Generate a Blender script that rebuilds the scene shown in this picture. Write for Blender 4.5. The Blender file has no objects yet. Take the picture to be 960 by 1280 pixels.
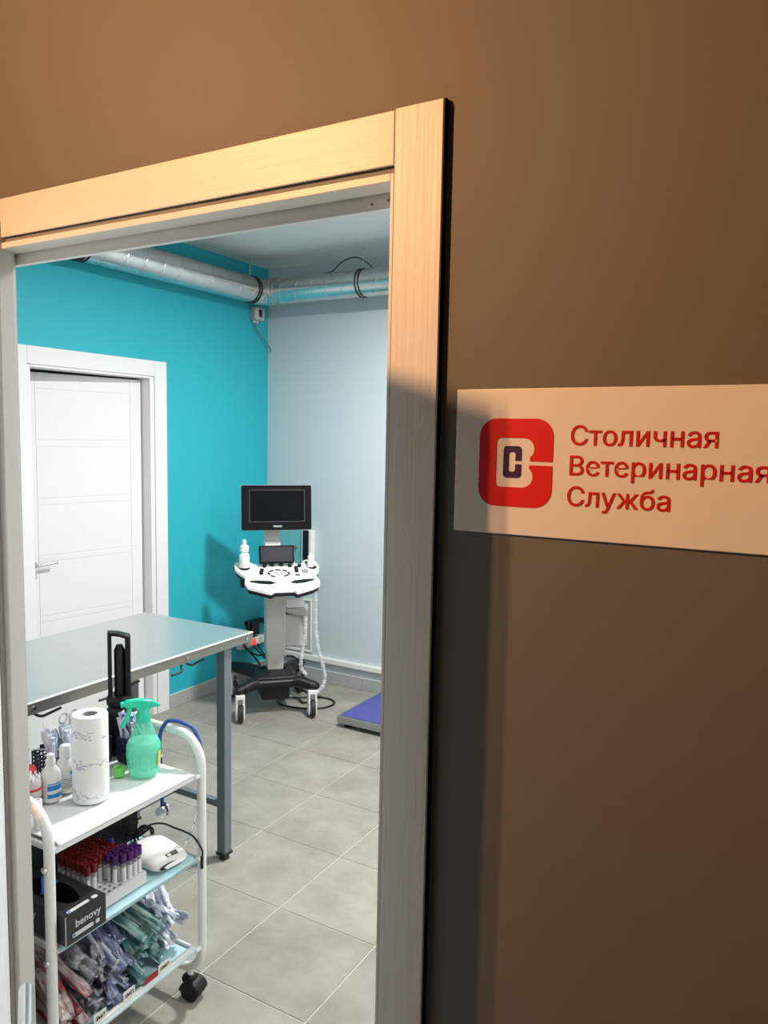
import bpy, bmesh, math, random
from mathutils import Vector, Matrix, geometry, noise
random.seed(7)
SC = bpy.context.scene
COL = SC.collection
PI = math.pi

# ------------------------------------------------------------ camera, world, exposure, lights
cd = bpy.data.cameras.new('camera'); cam = bpy.data.objects.new('camera', cd); COL.objects.link(cam)
SC.camera = cam
Rr = (0.86197784, 0.50663842, 0.01765548); Rd = (0.06486602, -0.07568616, -0.9950196); Rf = (-0.50277888, 0.85883008, -0.09810341)
cam.matrix_world = Matrix(((Rr[0], -Rd[0], -Rf[0], 0), (Rr[1], -Rd[1], -Rf[1], 0), (Rr[2], -Rd[2], -Rf[2], 1.645), (0, 0, 0, 1)))
cd.sensor_fit = 'VERTICAL'; cd.sensor_height = 36.0
cd.lens = 969.32 / 1280 * 36.0
cd.shift_x = (480 - 468.89) / 1280; cd.shift_y = (642.72 - 640) / 1280
cd.clip_start = 0.02; cd.clip_end = 50
w = bpy.data.worlds.new('world'); SC.world = w; w.use_nodes = True
w.node_tree.nodes['Background'].inputs[0].default_value = (0.5, 0.5, 0.5, 1)
w.node_tree.nodes['Background'].inputs[1].default_value = 0.02
vs = SC.view_settings
vs.view_transform = 'Standard'; vs.look = 'None'; vs.gamma = 1; vs.exposure = 0.0; vs.use_curve_mapping = False
SC.cycles.max_bounces = 10; SC.cycles.diffuse_bounces = 5; SC.cycles.glossy_bounces = 4; SC.cycles.transparent_max_bounces = 12
SC.cycles.caustics_reflective = False; SC.cycles.caustics_refractive = False
SC.cycles.sample_clamp_indirect = 6

def lamp(kind, name, loc, power, color, size=0.1, aim=None, spot=None, blend=1.0, size_y=None):
    ld = bpy.data.lights.new(name, kind); ld.energy = power; ld.color = color
    if kind == 'AREA':
        ld.size = size
        if size_y: ld.shape = 'RECTANGLE'; ld.size_y = size_y
    else: ld.shadow_soft_size = size
    if spot: ld.spot_size = spot; ld.spot_blend = blend
    o = bpy.data.objects.new(name, ld); COL.objects.link(o); o.location = loc
    if aim is not None:
        o.rotation_euler = (Vector(aim) - Vector(loc)).to_track_quat('-Z', 'Y').to_euler()
    return o
LA = (-1.907, -0.828, 2.837); LB = (-1.972, -0.828, 2.837)
WARM = (1.0, 0.495, 0.21)
for L_ in (LA, LB):
    o = lamp('AREA', 'corridor_lamp_light', L_, 21.5, WARM, 0.016, aim=(-0.45, 1.0, 2.1), size_y=0.12); o.data.spread = math.radians(125)
lamp('AREA', 'corridor_far_light', (1.6, -0.9, 2.55), 5, (1.0, 0.72, 0.5), 0.5, aim=(1.6, -0.9, 0))
lamp('AREA', 'room_panel_light', (-1.40, 2.95, 2.66), 80, (1.0, 0.985, 0.955), 0.20, aim=(-1.40, 2.95, 0))
lamp('AREA', 'room_panel_light', (0.3, 2.2, 2.66), 36, (1.0, 0.985, 0.95), 0.5, aim=(0.3, 2.2, 0))  # fill lamp added at the unseen right end of the room

# ------------------------------------------------------------ materials
MATS = {}
def mat(name, col, rough=0.5, metal=0.0, var=0.0, vscale=8.0, bump=0.0, bscale=60.0, stretch=(1, 1, 1), trans=0.0, ior=1.45,
        emit=None, coat=0.0, alpha=1.0, spec=0.5, sss=0.0):
    m = bpy.data.materials.new(name); m.use_nodes = True; nt = m.node_tree; b = nt.nodes['Principled BSDF']
    b.inputs['Base Color'].default_value = (*col, 1); b.inputs['Roughness'].default_value = rough; b.inputs['Metallic'].default_value = metal
    b.inputs['Specular IOR Level'].default_value = spec
    if trans: b.inputs['Transmission Weight'].default_value = trans; b.inputs['IOR'].default_value = ior
    if coat: b.inputs['Coat Weight'].default_value = coat
    if alpha < 1: b.inputs['Alpha'].default_value = alpha
    if emit: b.inputs['Emission Color'].default_value = (*emit[0], 1); b.inputs['Emission Strength'].default_value = emit[1]
    tc = nt.nodes.new('ShaderNodeTexCoord'); mp = nt.nodes.new('ShaderNodeMapping'); nt.links.new(tc.outputs['Object'], mp.inputs[0])
    mp.inputs['Scale'].default_value = stretch
    nz = nt.nodes.new('ShaderNodeTexNoise'); nz.inputs['Scale'].default_value = vscale; nz.inputs['Detail'].default_value = 4
    nt.links.new(mp.outputs[0], nz.inputs['Vector'])
    v = max(var, 0.01)
    mx = nt.nodes.new('ShaderNodeMix'); mx.data_type = 'RGBA'
    mx.inputs['A'].default_value = (*[c * (1 - v) for c in col], 1); mx.inputs['B'].default_value = (*[min(1, c * (1 + v)) for c in col], 1)
    nt.links.new(nz.outputs['Fac'], mx.inputs['Factor']); nt.links.new(mx.outputs['Result'], b.inputs['Base Color'])
    if bump:
        n2 = nt.nodes.new('ShaderNodeTexNoise'); n2.inputs['Scale'].default_value = bscale; n2.inputs['Detail'].default_value = 5
        nt.links.new(mp.outputs[0], n2.inputs['Vector'])
        bp = nt.nodes.new('ShaderNodeBump'); bp.inputs['Strength'].default_value = bump; bp.inputs['Distance'].default_value = 0.002
        nt.links.new(n2.outputs['Fac'], bp.inputs['Height']); nt.links.new(bp.outputs[0], b.inputs['Normal'])
    MATS[name] = m
    return m
M_wall = mat('taupe_wall_paint', (0.148, 0.143, 0.126), 0.62, var=0.04, vscale=2, bump=0.12, bscale=120)
M_teal = mat('teal_wall_paint', (0.020, 0.435, 0.53), 0.6, var=0.03, vscale=2, bump=0.1, bscale=120)
M_grey = mat('pale_grey_wall_paint', (0.56, 0.62, 0.66), 0.6, var=0.02, vscale=2, bump=0.1, bscale=120)
M_white = mat('white_wall_paint', (0.78, 0.78, 0.76), 0.7, var=0.02)
M_ceil = mat('ceiling_paint', (0.72, 0.74, 0.74), 0.8, var=0.03)
M_cwall = mat('corridor_other_walls', (0.30, 0.28, 0.25), 0.8, var=0.03)
M_cfloor = mat('corridor_floor', (0.22, 0.21, 0.2), 0.6, var=0.1)
M_casV = mat('grained_casing_upright', (0.80, 0.79, 0.76), 0.42, var=0.05, vscale=90, bump=0.30, bscale=110, stretch=(1.6, 1.6, 0.045))
M_casH = mat('grained_casing_level', (0.80, 0.79, 0.76), 0.42, var=0.05, vscale=90, bump=0.30, bscale=110, stretch=(0.045, 1.6, 1.6))
M_jamb = mat('jamb_foil', (0.62, 0.61, 0.58), 0.5, var=0.03, vscale=60, stretch=(1, 1, 0.05), bump=0.15)
M_door = mat('white_door_foil', (0.80, 0.81, 0.81), 0.4, var=0.02, vscale=70, stretch=(1, 1, 0.06), bump=0.1, bscale=100)
M_black = mat('black_plastic', (0.009, 0.009, 0.010), 0.42, var=0.1, spec=0.3)
M_gap = mat('painted_gap_shadow', (0.004, 0.004, 0.004), 0.95, spec=0.0)  # near-black that paints in the shaded gap behind the casing
M_blackm = mat('matt_black', (0.016, 0.016, 0.018), 0.6, var=0.1)
M_chrome = mat('chrome', (0.75, 0.75, 0.75), 0.18, 1.0)
M_steel = mat('brushed_steel_top', (0.60, 0.61, 0.61), 0.33, 0.8, var=0.05, vscale=30, stretch=(1, 0.1, 1), bump=0.05)
M_edge = mat('steel_edge', (0.30, 0.295, 0.28), 0.32, 0.7, var=0.05, vscale=30)
M_greyleg = mat('grey_powder_coat', (0.15, 0.175, 0.20), 0.4, var=0.04)
M_wp = mat('white_enamel', (0.80, 0.83, 0.82), 0.3, var=0.01)
M_wplas = mat('white_plastic', (0.80, 0.80, 0.78), 0.35, var=0.01)
M_greyplas = mat('light_grey_plastic', (0.52, 0.53, 0.50), 0.4, var=0.02)
M_duct = mat('galvanised_duct', (0.62, 0.63, 0.62), 0.26, 0.92, var=0.14, vscale=14, bump=0.1, bscale=25)
M_screen = mat('dark_screen_glass', (0.004, 0.006, 0.0065), 0.4, var=0.05, spec=0.05)
M_bezel = mat('monitor_bezel', (0.007, 0.008, 0.009), 0.6, spec=0.08)
M_blue = mat('blue_rubber_mat', (0.065, 0.075, 0.30), 0.6, var=0.1, vscale=200, bump=0.3, bscale=300)
M_alu = mat('brushed_aluminium', (0.38, 0.38, 0.36), 0.35, 0.7, var=0.15, vscale=40, stretch=(0.1, 0.1, 1))
M_red = mat('red_switch', (0.75, 0.03, 0.03), 0.3, emit=((1, 0.06, 0.05), 0.9))
M_cloth = mat('white_pad', (0.78, 0.82, 0.80), 0.8, var=0.02, bump=0.35, bscale=40)
M_bluepad = mat('pale_blue_pad', (0.45, 0.68, 0.74), 0.8, var=0.08, bump=0.4, bscale=40)
M_sign = mat('sign_panel', (0.86, 0.85, 0.82), 0.45, var=0.01)
M_signred = mat('sign_red', (0.74, 0.012, 0.012), 0.4)
M_signtext = mat('sign_text_red', (0.62, 0.012, 0.008), 0.4)
M_violet = mat('sign_violet', (0.055, 0.012, 0.10), 0.4)
M_greenpl = mat('green_translucent_plastic', (0.02, 0.62, 0.40), 0.25)
M_greenbody = mat('green_bottle_body', (0.10, 0.78, 0.52), 0.12, alpha=0.42)
M_liquid = mat('green_liquid', (0.42, 1.0, 0.80), 0.15, alpha=0.55, var=0.05)
M_lime = mat('lime_tape', (0.22, 0.70, 0.12), 0.5)
M_navy = mat('navy_plastic', (0.012, 0.018, 0.05), 0.4)
M_blueTube = mat('blue_rubber_tube', (0.015, 0.07, 0.32), 0.35)
M_capred = mat('dark_red_cap', (0.16, 0.006, 0.008), 0.45, var=0.15)
M_cappur = mat('purple_cap', (0.075, 0.010, 0.14), 0.45, var=0.15)
M_capblue = mat('blue_violet_cap', (0.03, 0.02, 0.16), 0.45)
M_glass = mat('tube_plastic', (0.75, 0.76, 0.78), 0.1, trans=0.6, ior=1.2)
M_paper = mat('paper_white', (0.78, 0.79, 0.80), 0.7, var=0.04)
M_foam = mat('foam_rack', (0.72, 0.73, 0.74), 0.7, var=0.03)
M_hole = mat('rack_hole_bottom', (0.35, 0.36, 0.37), 0.8)
M_gbox = mat('charcoal_carton', (0.022, 0.024, 0.026), 0.45, var=0.08)
M_gbox2 = mat('dark_green_carton', (0.012, 0.040, 0.042), 0.45, var=0.08)
M_print = mat('pale_print', (0.62, 0.64, 0.66), 0.5)
M_glove = mat('blue_nitrile', (0.03, 0.20, 0.60), 0.4, var=0.1)
M_bluelab = mat('blue_label', (0.02, 0.22, 0.62), 0.5)
M_redlid = mat('red_lid', (0.55, 0.02, 0.03), 0.4)
M_brown = mat('brown_print', (0.28, 0.07, 0.04), 0.6, var=0.5, vscale=120)
M_amber = mat('dark_vial', (0.05, 0.012, 0.010), 0.15)
M_cable = mat('black_cable', (0.008, 0.008, 0.009), 0.45)
M_gcable = mat('grey_cable', (0.16, 0.17, 0.17), 0.5)
M_film = mat('clear_film_sleeve', (0.82, 0.86, 0.86), 0.12, alpha=0.55, var=0.1, vscale=50)
M_stile = mat('tile_skirting', (0.40, 0.41, 0.40), 0.55, var=0.1, vscale=6)
M_grout = mat('pale_grout', (0.62, 0.61, 0.56), 0.85)
M_trimlight = mat('skirting_edge', (0.62, 0.63, 0.62), 0.5)
M_gasket = mat('joint_dark_line', (0.22, 0.23, 0.23), 0.7)
M_light = mat('lamp_diffuser', (0.9, 0.9, 0.9), 0.5, emit=((1, 1, 1), 4.0))
M_lightw = mat('warm_lamp_diffuser', (0.9, 0.9, 0.9), 0.5, emit=((1, 0.6, 0.3), 6.0))
def packmat(name, c, c2=(0.62, 0.63, 0.66), pos=0.5):
    m = mat(name, c, 0.3, bump=0.6, bscale=40, coat=0.3); nt = m.node_tree
    mx = [n for n in nt.nodes if n.type == 'MIX'][0]; nz = [n for n in nt.nodes if n.type == 'TEX_NOISE' and n.outputs[0].links and n.outputs[0].links[0].to_node == mx][0]
    mp = nt.nodes.new('ShaderNodeMapping'); mp.inputs['Scale'].default_value = (3.0, 0.35, 3.0); tc = [n for n in nt.nodes if n.type == 'TEX_COORD'][0]
    oi = nt.nodes.new('ShaderNodeObjectInfo'); ad = nt.nodes.new('ShaderNodeVectorMath'); ad.operation = 'ADD'
    nt.links.new(tc.outputs['Object'], mp.inputs[0]); nt.links.new(mp.outputs[0], ad.inputs[0]); nt.links.new(oi.outputs['Random'], ad.inputs[1])
    nt.links.new(ad.outputs[0], nz.inputs['Vector']); nz.inputs['Scale'].default_value = 34
    r = nt.nodes.new('ShaderNodeValToRGB'); r.color_ramp.elements[0].position = pos - 0.07; r.color_ramp.elements[1].position = pos + 0.07
    nt.links.new(nz.outputs['Fac'], r.inputs[0]); nt.links.new(r.outputs[0], mx.inputs['Factor'])
    mx.inputs['A'].default_value = (*c, 1); mx.inputs['B'].default_value = (*c2, 1)
    return m
P_pink = packmat('pink_pack_film', (0.27, 0.075, 0.09), (0.42, 0.36, 0.365), 0.46); P_grey = packmat('grey_pack_paper', (0.20, 0.21, 0.24), (0.36, 0.37, 0.41))
P_blue = packmat('blue_violet_pack_film', (0.08, 0.10, 0.22), (0.34, 0.37, 0.50), 0.52); P_teal = packmat('teal_pack_film', (0.035, 0.15, 0.17), (0.30, 0.46, 0.47), 0.53)
P_pale = packmat('pale_lilac_pack_film', (0.34, 0.40, 0.58), (0.72, 0.76, 0.84), 0.47); P_redstripe = mat('red_pack_print', (0.25, 0.03, 0.045), 0.4)

# floor tile: per-object shade variation plus soft mottling
def tilemat():
    m = bpy.data.materials.new('grey_stone_tile'); m.use_nodes = True; nt = m.node_tree; b = nt.nodes['Principled BSDF']
    g = nt.nodes.new('ShaderNodeNewGeometry'); n1 = nt.nodes.new('ShaderNodeTexNoise'); n1.inputs['Scale'].default_value = 5; n1.inputs['Detail'].default_value = 7
    n1.inputs['Roughness'].default_value = 0.65; nt.links.new(g.outputs['Position'], n1.inputs['Vector'])
    r = nt.nodes.new('ShaderNodeValToRGB'); r.color_ramp.elements[0].position = 0.3; r.color_ramp.elements[0].color = (0.245, 0.232, 0.202, 1)
    r.color_ramp.elements[1].position = 0.72; r.color_ramp.elements[1].color = (0.375, 0.358, 0.318, 1)
    nt.links.new(n1.outputs['Fac'], r.inputs[0])
    oi = nt.nodes.new('ShaderNodeObjectInfo'); mr = nt.nodes.new('ShaderNodeMapRange'); mr.inputs['To Min'].default_value = 0.93; mr.inputs['To Max'].default_value = 1.06
    nt.links.new(oi.outputs['Random'], mr.inputs['Value'])
    hs = nt.nodes.new('ShaderNodeHueSaturation'); nt.links.new(mr.outputs[0], hs.inputs['Value']); nt.links.new(r.outputs[0], hs.inputs['Color'])
    nt.links.new(hs.outputs[0], b.inputs['Base Color']); b.inputs['Roughness'].default_value = 0.5; b.inputs['Specular IOR Level'].default_value = 0.3
    bp = nt.nodes.new('ShaderNodeBump'); bp.inputs['Strength'].default_value = 0.15; bp.inputs['Distance'].default_value = 0.002
    nt.links.new(n1.outputs['Fac'], bp.inputs['Height']); nt.links.new(bp.outputs[0], b.inputs['Normal'])
    return m
M_tile = tilemat()
def towelmat():
    m = bpy.data.materials.new('printed_paper_towel'); m.use_nodes = True; nt = m.node_tree; b = nt.nodes['Principled BSDF']
    tc = nt.nodes.new('ShaderNodeTexCoord'); n1 = nt.nodes.new('ShaderNodeTexNoise'); n1.inputs['Scale'].default_value = 42; n1.inputs['Detail'].default_value = 3
    mp = nt.nodes.new('ShaderNodeMapping'); mp.inputs['Scale'].default_value = (0.8, 0.8, 1.2)
    nt.links.new(tc.outputs['Object'], mp.inputs[0]); nt.links.new(mp.outputs[0], n1.inputs['Vector'])
    wv = nt.nodes.new('ShaderNodeTexWave'); wv.bands_direction = 'Z'; wv.inputs['Scale'].default_value = 4.2; wv.inputs['Distortion'].default_value = 1.5; wv.inputs['Phase Offset'].default_value = 1.1
    nt.links.new(tc.outputs['Object'], wv.inputs['Vector'])
    r1 = nt.nodes.new('ShaderNodeValToRGB'); r1.color_ramp.elements[0].position = 0.50; r1.color_ramp.elements[1].position = 0.53
    e = r1.color_ramp.elements.new(0.58); e.color = (0, 0, 0, 1); nt.links.new(n1.outputs['Fac'], r1.inputs[0])
    r1.color_ramp.elements[0].color = (0, 0, 0, 1); r1.color_ramp.elements[1].color = (1, 1, 1, 1)
    r2 = nt.nodes.new('ShaderNodeValToRGB'); r2.color_ramp.elements[0].position = 0.72; r2.color_ramp.elements[1].position = 0.8; nt.links.new(wv.outputs['Fac'], r2.inputs[0])
    mm = nt.nodes.new('ShaderNodeMath'); mm.operation = 'MULTIPLY'; nt.links.new(r1.outputs[0], mm.inputs[0]); nt.links.new(r2.outputs[0], mm.inputs[1])
    mx = nt.nodes.new('ShaderNodeMix'); mx.data_type = 'RGBA'; mx.inputs['A'].default_value = (0.80, 0.82, 0.82, 1); mx.inputs['B'].default_value = (0.34, 0.33, 0.46, 1)
    nt.links.new(mm.outputs[0], mx.inputs['Factor']); nt.links.new(mx.outputs['Result'], b.inputs['Base Color']); b.inputs['Roughness'].default_value = 0.85
    n2 = nt.nodes.new('ShaderNodeTexNoise'); n2.inputs['Scale'].default_value = 220; nt.links.new(tc.outputs['Object'], n2.inputs['Vector'])
    bp = nt.nodes.new('ShaderNodeBump'); bp.inputs['Strength'].default_value = 0.4; bp.inputs['Distance'].default_value = 0.001
    nt.links.new(n2.outputs['Fac'], bp.inputs['Height']); nt.links.new(bp.outputs[0], b.inputs['Normal'])
    return m
M_towel = towelmat()

# ------------------------------------------------------------ geometry helpers
def frame_at(t):
    t = t.normalized(); a = Vector((0, 0, 1)) if abs(t.z) < 0.95 else Vector((1, 0, 0))
    s = t.cross(a).normalized(); return s, s.cross(t).normalized()
class G:
    def __init__(s): s.b = bmesh.new()
    def box(s, x0, x1, y0, y1, z0, z1, mtx=None):
        v = [s.b.verts.new((x, y, z)) for z in (z0, z1) for y in (y0, y1) for x in (x0, x1)]
        if mtx is not None:
            for q in v: q.co = mtx @ q.co
        for f in ((0, 2, 3, 1), (4, 5, 7, 6), (0, 1, 5, 4), (2, 6, 7, 3), (0, 4, 6, 2), (1, 3, 7, 5)): s.b.faces.new([v[i] for i in f])
        return s
    def cbox(s, c, d, mtx=None):
        return s.box(c[0] - d[0] / 2, c[0] + d[0] / 2, c[1] - d[1] / 2, c[1] + d[1] / 2, c[2] - d[2] / 2, c[2] + d[2] / 2, mtx)
    def ring(s, c, sx, sy, r, n, r2=None):
        r2 = r if r2 is None else r2
        return [s.b.verts.new(c + sx * (r * math.cos(2 * PI * i / n)) + sy * (r2 * math.sin(2 * PI * i / n))) for i in range(n)]
    def tube(s, pts, r, n=10, closed=False, cap=True):
        pts = [Vector(p) for p in pts]; N = len(pts); rs = r if isinstance(r, (list, tuple)) else [r] * N
        rings = []; prev = None
        for i, p in enumerate(pts):
            if closed: t = pts[(i + 1) % N] - pts[i - 1]
            else: t = pts[min(i + 1, N - 1)] - pts[max(i - 1, 0)]
            t = t.normalized()
            if prev is None: sx, sy = frame_at(t)
            else:
                sx = (prev - t * prev.dot(t))
                sx = sx.normalized() if sx.length > 1e-6 else frame_at(t)[0]
                sy = t.cross(sx).normalized()
            sy = t.cross(sx).normalized(); prev = sx
            rings.append(s.ring(p, sx, sy, rs[i], n))
        for i in range(N - 1 + (1 if closed else 0)):
            a = rings[i]; c = rings[(i + 1) % N]
            for j in range(n): s.b.faces.new((a[j], a[(j + 1) % n], c[(j + 1) % n], c[j]))
        if cap and not closed:
            s.b.faces.new(list(reversed(rings[0]))); s.b.faces.new(rings[-1])
        return s
    def cyl(s, p0, p1, r0, r1=None, n=16):
        return s.tube([p0, p1], [r0, r0 if r1 is None else r1], n)
    def lathe(s, prof, n=24, c=(0, 0, 0), sx=1.0, sy=1.0):
        rings = []
        for (r, z) in prof:
            rings.append([s.b.verts.new((c[0] + max(r, 1e-4) * sx * math.cos(2 * PI * i / n), c[1] + max(r, 1e-4) * sy * math.sin(2 * PI * i / n), c[2] + z)) for i in range(n)])
        for a, d in zip(rings, rings[1:]):
            for j in range(n): s.b.faces.new((a[j], a[(j + 1) % n], d[(j + 1) % n], d[j]))
        s.b.faces.new(list(reversed(rings[0]))); s.b.faces.new(rings[-1])
        return s
    def prism(s, poly, z0, z1, mtx=None):
        lo = [s.b.verts.new((x, y, z0)) for x, y in poly]; hi = [s.b.verts.new((x, y, z1)) for x, y in poly]
        if mtx is not None:
            for q in lo + hi: q.co = mtx @ q.co
        n = len(poly)
        s.b.faces.new(list(reversed(lo))); s.b.faces.new(hi)
        for i in range(n): s.b.faces.new((lo[i], lo[(i + 1) % n], hi[(i + 1) % n], hi[i]))
        return s
    def grid(s, nx, ny, fn, th=0.0):
        V = [[s.b.verts.new(fn(i / nx, j / ny)) for i in range(nx + 1)] for j in range(ny + 1)]
        for j in range(ny):
            for i in range(nx): s.b.faces.new((V[j][i], V[j][i + 1], V[j + 1][i + 1], V[j + 1][i]))
        return s
    def sphere(s, c, r, n=12, sc=(1, 1, 1)):
        m = Matrix.Translation(c) @ Matrix.Diagonal((sc[0], sc[1], sc[2], 1))
        bmesh.ops.create_uvsphere(s.b, u_segments=n, v_segments=max(6, n // 2 + 2), radius=r, matrix=m); return s
    def obj(s, name, m, parent=None, bev=0.0, seg=2, smooth=True, loc=None, rotz=0.0, sub=0, solid=0.0, shift=None, ang=40):
        bmesh.ops.recalc_face_normals(s.b, faces=s.b.faces)
        if shift is not None: bmesh.ops.translate(s.b, verts=s.b.verts, vec=[-c for c in shift])
        me = bpy.data.meshes.new(name); s.b.to_mesh(me); s.b.free()
        if smooth:
            me.polygons.foreach_set('use_smooth', [True] * len(me.polygons)); me.set_sharp_from_angle(angle=math.radians(ang))
        me.materials.append(m)
        o = bpy.data.objects.new(name, me); COL.objects.link(o)
        if parent: o.parent = parent
        if loc is not None: o.location = loc
        o.rotation_euler.z = rotz
        if solid: md = o.modifiers.new('solid', 'SOLIDIFY'); md.thickness = solid; md.offset = 0
        if bev: md = o.modifiers.new('bevel', 'BEVEL'); md.width = bev; md.segments = seg; md.limit_method = 'ANGLE'; md.angle_limit = math.radians(35)
        if sub: md = o.modifiers.new('sub', 'SUBSURF'); md.levels = sub; md.render_levels = sub
        return o
def tag(o, label, cat, group=None, kind=None):
    if label: o['label'] = label
    if cat: o['category'] = cat
    if group: o['group'] = group
    if kind: o['kind'] = kind
    return o
def thing(name, label, cat, loc=(0, 0, 0), rotz=0.0, group=None):
    o = bpy.data.objects.new(name, None); COL.objects.link(o); o.location = loc; o.rotation_euler.z = rotz; o.empty_display_size = 0.05
    return tag(o, label, cat, group)
def struct(name):
    o = bpy.data.objects.new(name, None); COL.objects.link(o); o['kind'] = 'structure'; return o
def copy_tree(o, parent=None):
    c = o.copy(); COL.objects.link(c)
    if parent: c.parent = parent
    for ch in list(o.children): copy_tree(ch, c)
    return c
def arc(cx, cy, r, a0, a1, n):
    return [(cx + r * math.cos(math.radians(a0 + (a1 - a0) * i / n)), cy + r * math.sin(math.radians(a0 + (a1 - a0) * i / n))) for i in range(n + 1)]
def rrect(x0, x1, y0, y1, r, n=6):
    return arc(x1 - r, y0 + r, r, -90, 0, n) + arc(x1 - r, y1 - r, r, 0, 90, n) + arc(x0 + r, y1 - r, r, 90, 180, n) + arc(x0 + r, y0 + r, r, 180, 270, n)
def bez(pts, n=8):
    """Catmull-Rom through points"""
    P = [Vector(p) for p in pts]; P = [2 * P[0] - P[1]] + P + [2 * P[-1] - P[-2]]; out = []
    for i in range(1, len(P) - 2):
        for k in range(n):
            t = k / n; a, b, c, d = P[i - 1], P[i], P[i + 1], P[i + 2]
            out.append(0.5 * ((2 * b) + (c - a) * t + (2 * a - 5 * b + 4 * c - d) * t * t + (3 * b - a - 3 * c + d) * t ** 3))
    out.append(P[-2]); return out
def text(body, width, mtx, m, parent, name='lettering', weight=0.0, scale=None, ext=0.0004):
    cu = bpy.data.curves.new('txt', 'FONT'); cu.body = body; cu.size = 1.0
    to = bpy.data.objects.new('txt', cu); COL.objects.link(to)
    dg = bpy.context.evaluated_depsgraph_get(); oe = to.evaluated_get(dg); cv = oe.to_curve(dg)
    loops = []
    for sp in cv.splines:                                  # bezier outlines -> polygons
        bp = sp.bezier_points; n = len(bp); P = []
        for i in range(n):
            p, q = bp[i], bp[(i + 1) % n]
            c = geometry.interpolate_bezier(p.co, p.handle_right, q.handle_left, q.co, 6)[:-1]
            if (p.handle_right - p.co).length < 1e-5 and (q.handle_left - q.co).length < 1e-5: c = c[:1]
            for v in c:
                v = Vector((v[0], v[1]))
                if not P or (v - P[-1]).length > 0.013: P.append(v)
        if (P[0] - P[-1]).length < 0.013: P.pop()
        A = sum(P[i].x * P[(i + 1) % len(P)].y - P[(i + 1) % len(P)].x * P[i].y for i in range(len(P)))
        loops.append([P, A])
    oe.to_curve_clear(); bpy.data.objects.remove(to); bpy.data.curves.remove(cu)
    def offs(P, sg_):
        out = []; n = len(P)
        for i in range(n):
            a, b, c = P[i - 1], P[i], P[(i + 1) % n]; n1 = Vector(((b - a).y, -(b - a).x)); n2 = Vector(((c - b).y, -(c - b).x))
            n1.normalize(); n2.normalize(); q = n1 + n2; q = q / max(q.dot(n1), 0.5) if q.length > 1e-6 else n1
            out.append(b + q * weight * sg_)
        return out
    def inside(p, P):
        r = False
        for i in range(len(P)):
            a, b = P[i], P[i - 1]
            if (a.y > p.y) != (b.y > p.y) and p.x < (b.x - a.x) * (p.y - a.y) / (b.y - a.y) + a.x: r = not r
        return r
    for l in loops: l.append(sum(1 for o in loops if o is not l and all(inside(v, o[0]) for v in l[0][::2])))
    outs = [l for l in loops if l[2] % 2 == 0]; holes = [l for l in loops if l[2] % 2 == 1]
    x0 = min(v.x for l in outs for v in l[0]); x1 = max(v.x for l in outs for v in l[0]); k = scale or width / (x1 - x0)
    bm = bmesh.new()
    for P, A, dp in outs:
        hs = [h for h in holes if all(inside(v, P) for v in h[0][::2])]
        pl = [offs(P, 1 if A > 0 else -1)] + [offs(h[0], -1 if h[1] > 0 else 1) for h in hs]; flat = [v for l in pl for v in l]
        tris = geometry.tessellate_polygon([[Vector((v.x, v.y, 0)) for v in l] for l in pl])
        vs_ = [bm.verts.new(mtx @ Vector(((v.x - x0) * k, v.y * k, 0))) for v in flat]
        for t in tris:
            try: bm.faces.new([vs_[i] for i in t])
            except ValueError: pass
    bmesh.ops.recalc_face_normals(bm, faces=bm.faces)
    me = bpy.data.meshes.new(name); bm.to_mesh(me); bm.free(); me.materials.append(m)
    o = bpy.data.objects.new(name, me); COL.objects.link(o); o.parent = parent
    md = o.modifiers.new('solid', 'SOLIDIFY'); md.thickness = ext; md.offset = 0
    return o, k

# ------------------------------------------------------------ room shell
WX, GY, ZC = -3.341, 4.23, 2.756      # teal wall plane, pale grey wall plane, ceiling height
RX = 1.3                              # far right wall of the room (outside the frame)
YW0, YW1 = 0.998, 1.030               # corridor face and room face of the wall with the doorway
OX0, OX1, OZ = -1.535, -0.53, 2.06     # rough opening in that wall
def wallfront():
    g = G()
    for (x0, x1, z0, z1) in ((-3.45, OX0, 0, 3.0), (OX1, 2.6, 0, 3.0), (OX0, OX1, OZ, 3.0)): g.box(x0, x1, YW0, YW1, z0, z1)
    o = g.obj('wall_front', M_wall, smooth=False); o['kind'] = 'structure'
    o.data.materials.append(M_white)
    for p in o.data.polygons:
        if p.normal.y > 0.5: p.material_index = 1
    return o
wallfront()
def slab(name, m, *a, parent=None):
    o = G().box(*a).obj(name, m, parent, smooth=False)
    if parent is None: o['kind'] = 'structure'
    return o
# teal wall with a doorway (opening y 2.38..3.19, z 0..1.98)
DY0, DY1, DZ = 2.375, 3.195, 1.98
g = G(); g.box(WX - 0.10, WX, 1.03, DY0, 0, ZC); g.box(WX - 0.10, WX, DY1, GY, 0, ZC); g.box(WX - 0.10, WX, DY0, DY1, DZ, ZC)
g.obj('wall_left', M_teal, smooth=False)['kind'] = 'structure'
slab('wall_back', M_grey, WX - 0.1, RX, GY, GY + 0.1, 0, ZC)
slab('wall_right', M_white, RX, RX + 0.1, YW1, GY, 0, ZC)
slab('ceiling', M_ceil, WX - 0.1, RX + 0.1, YW1, GY + 0.1, ZC, ZC + 0.1)
slab('wall_beyond', M_white, WX - 1.3, WX - 1.2, 1.8, 4.2, 0, 2.5)
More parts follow.
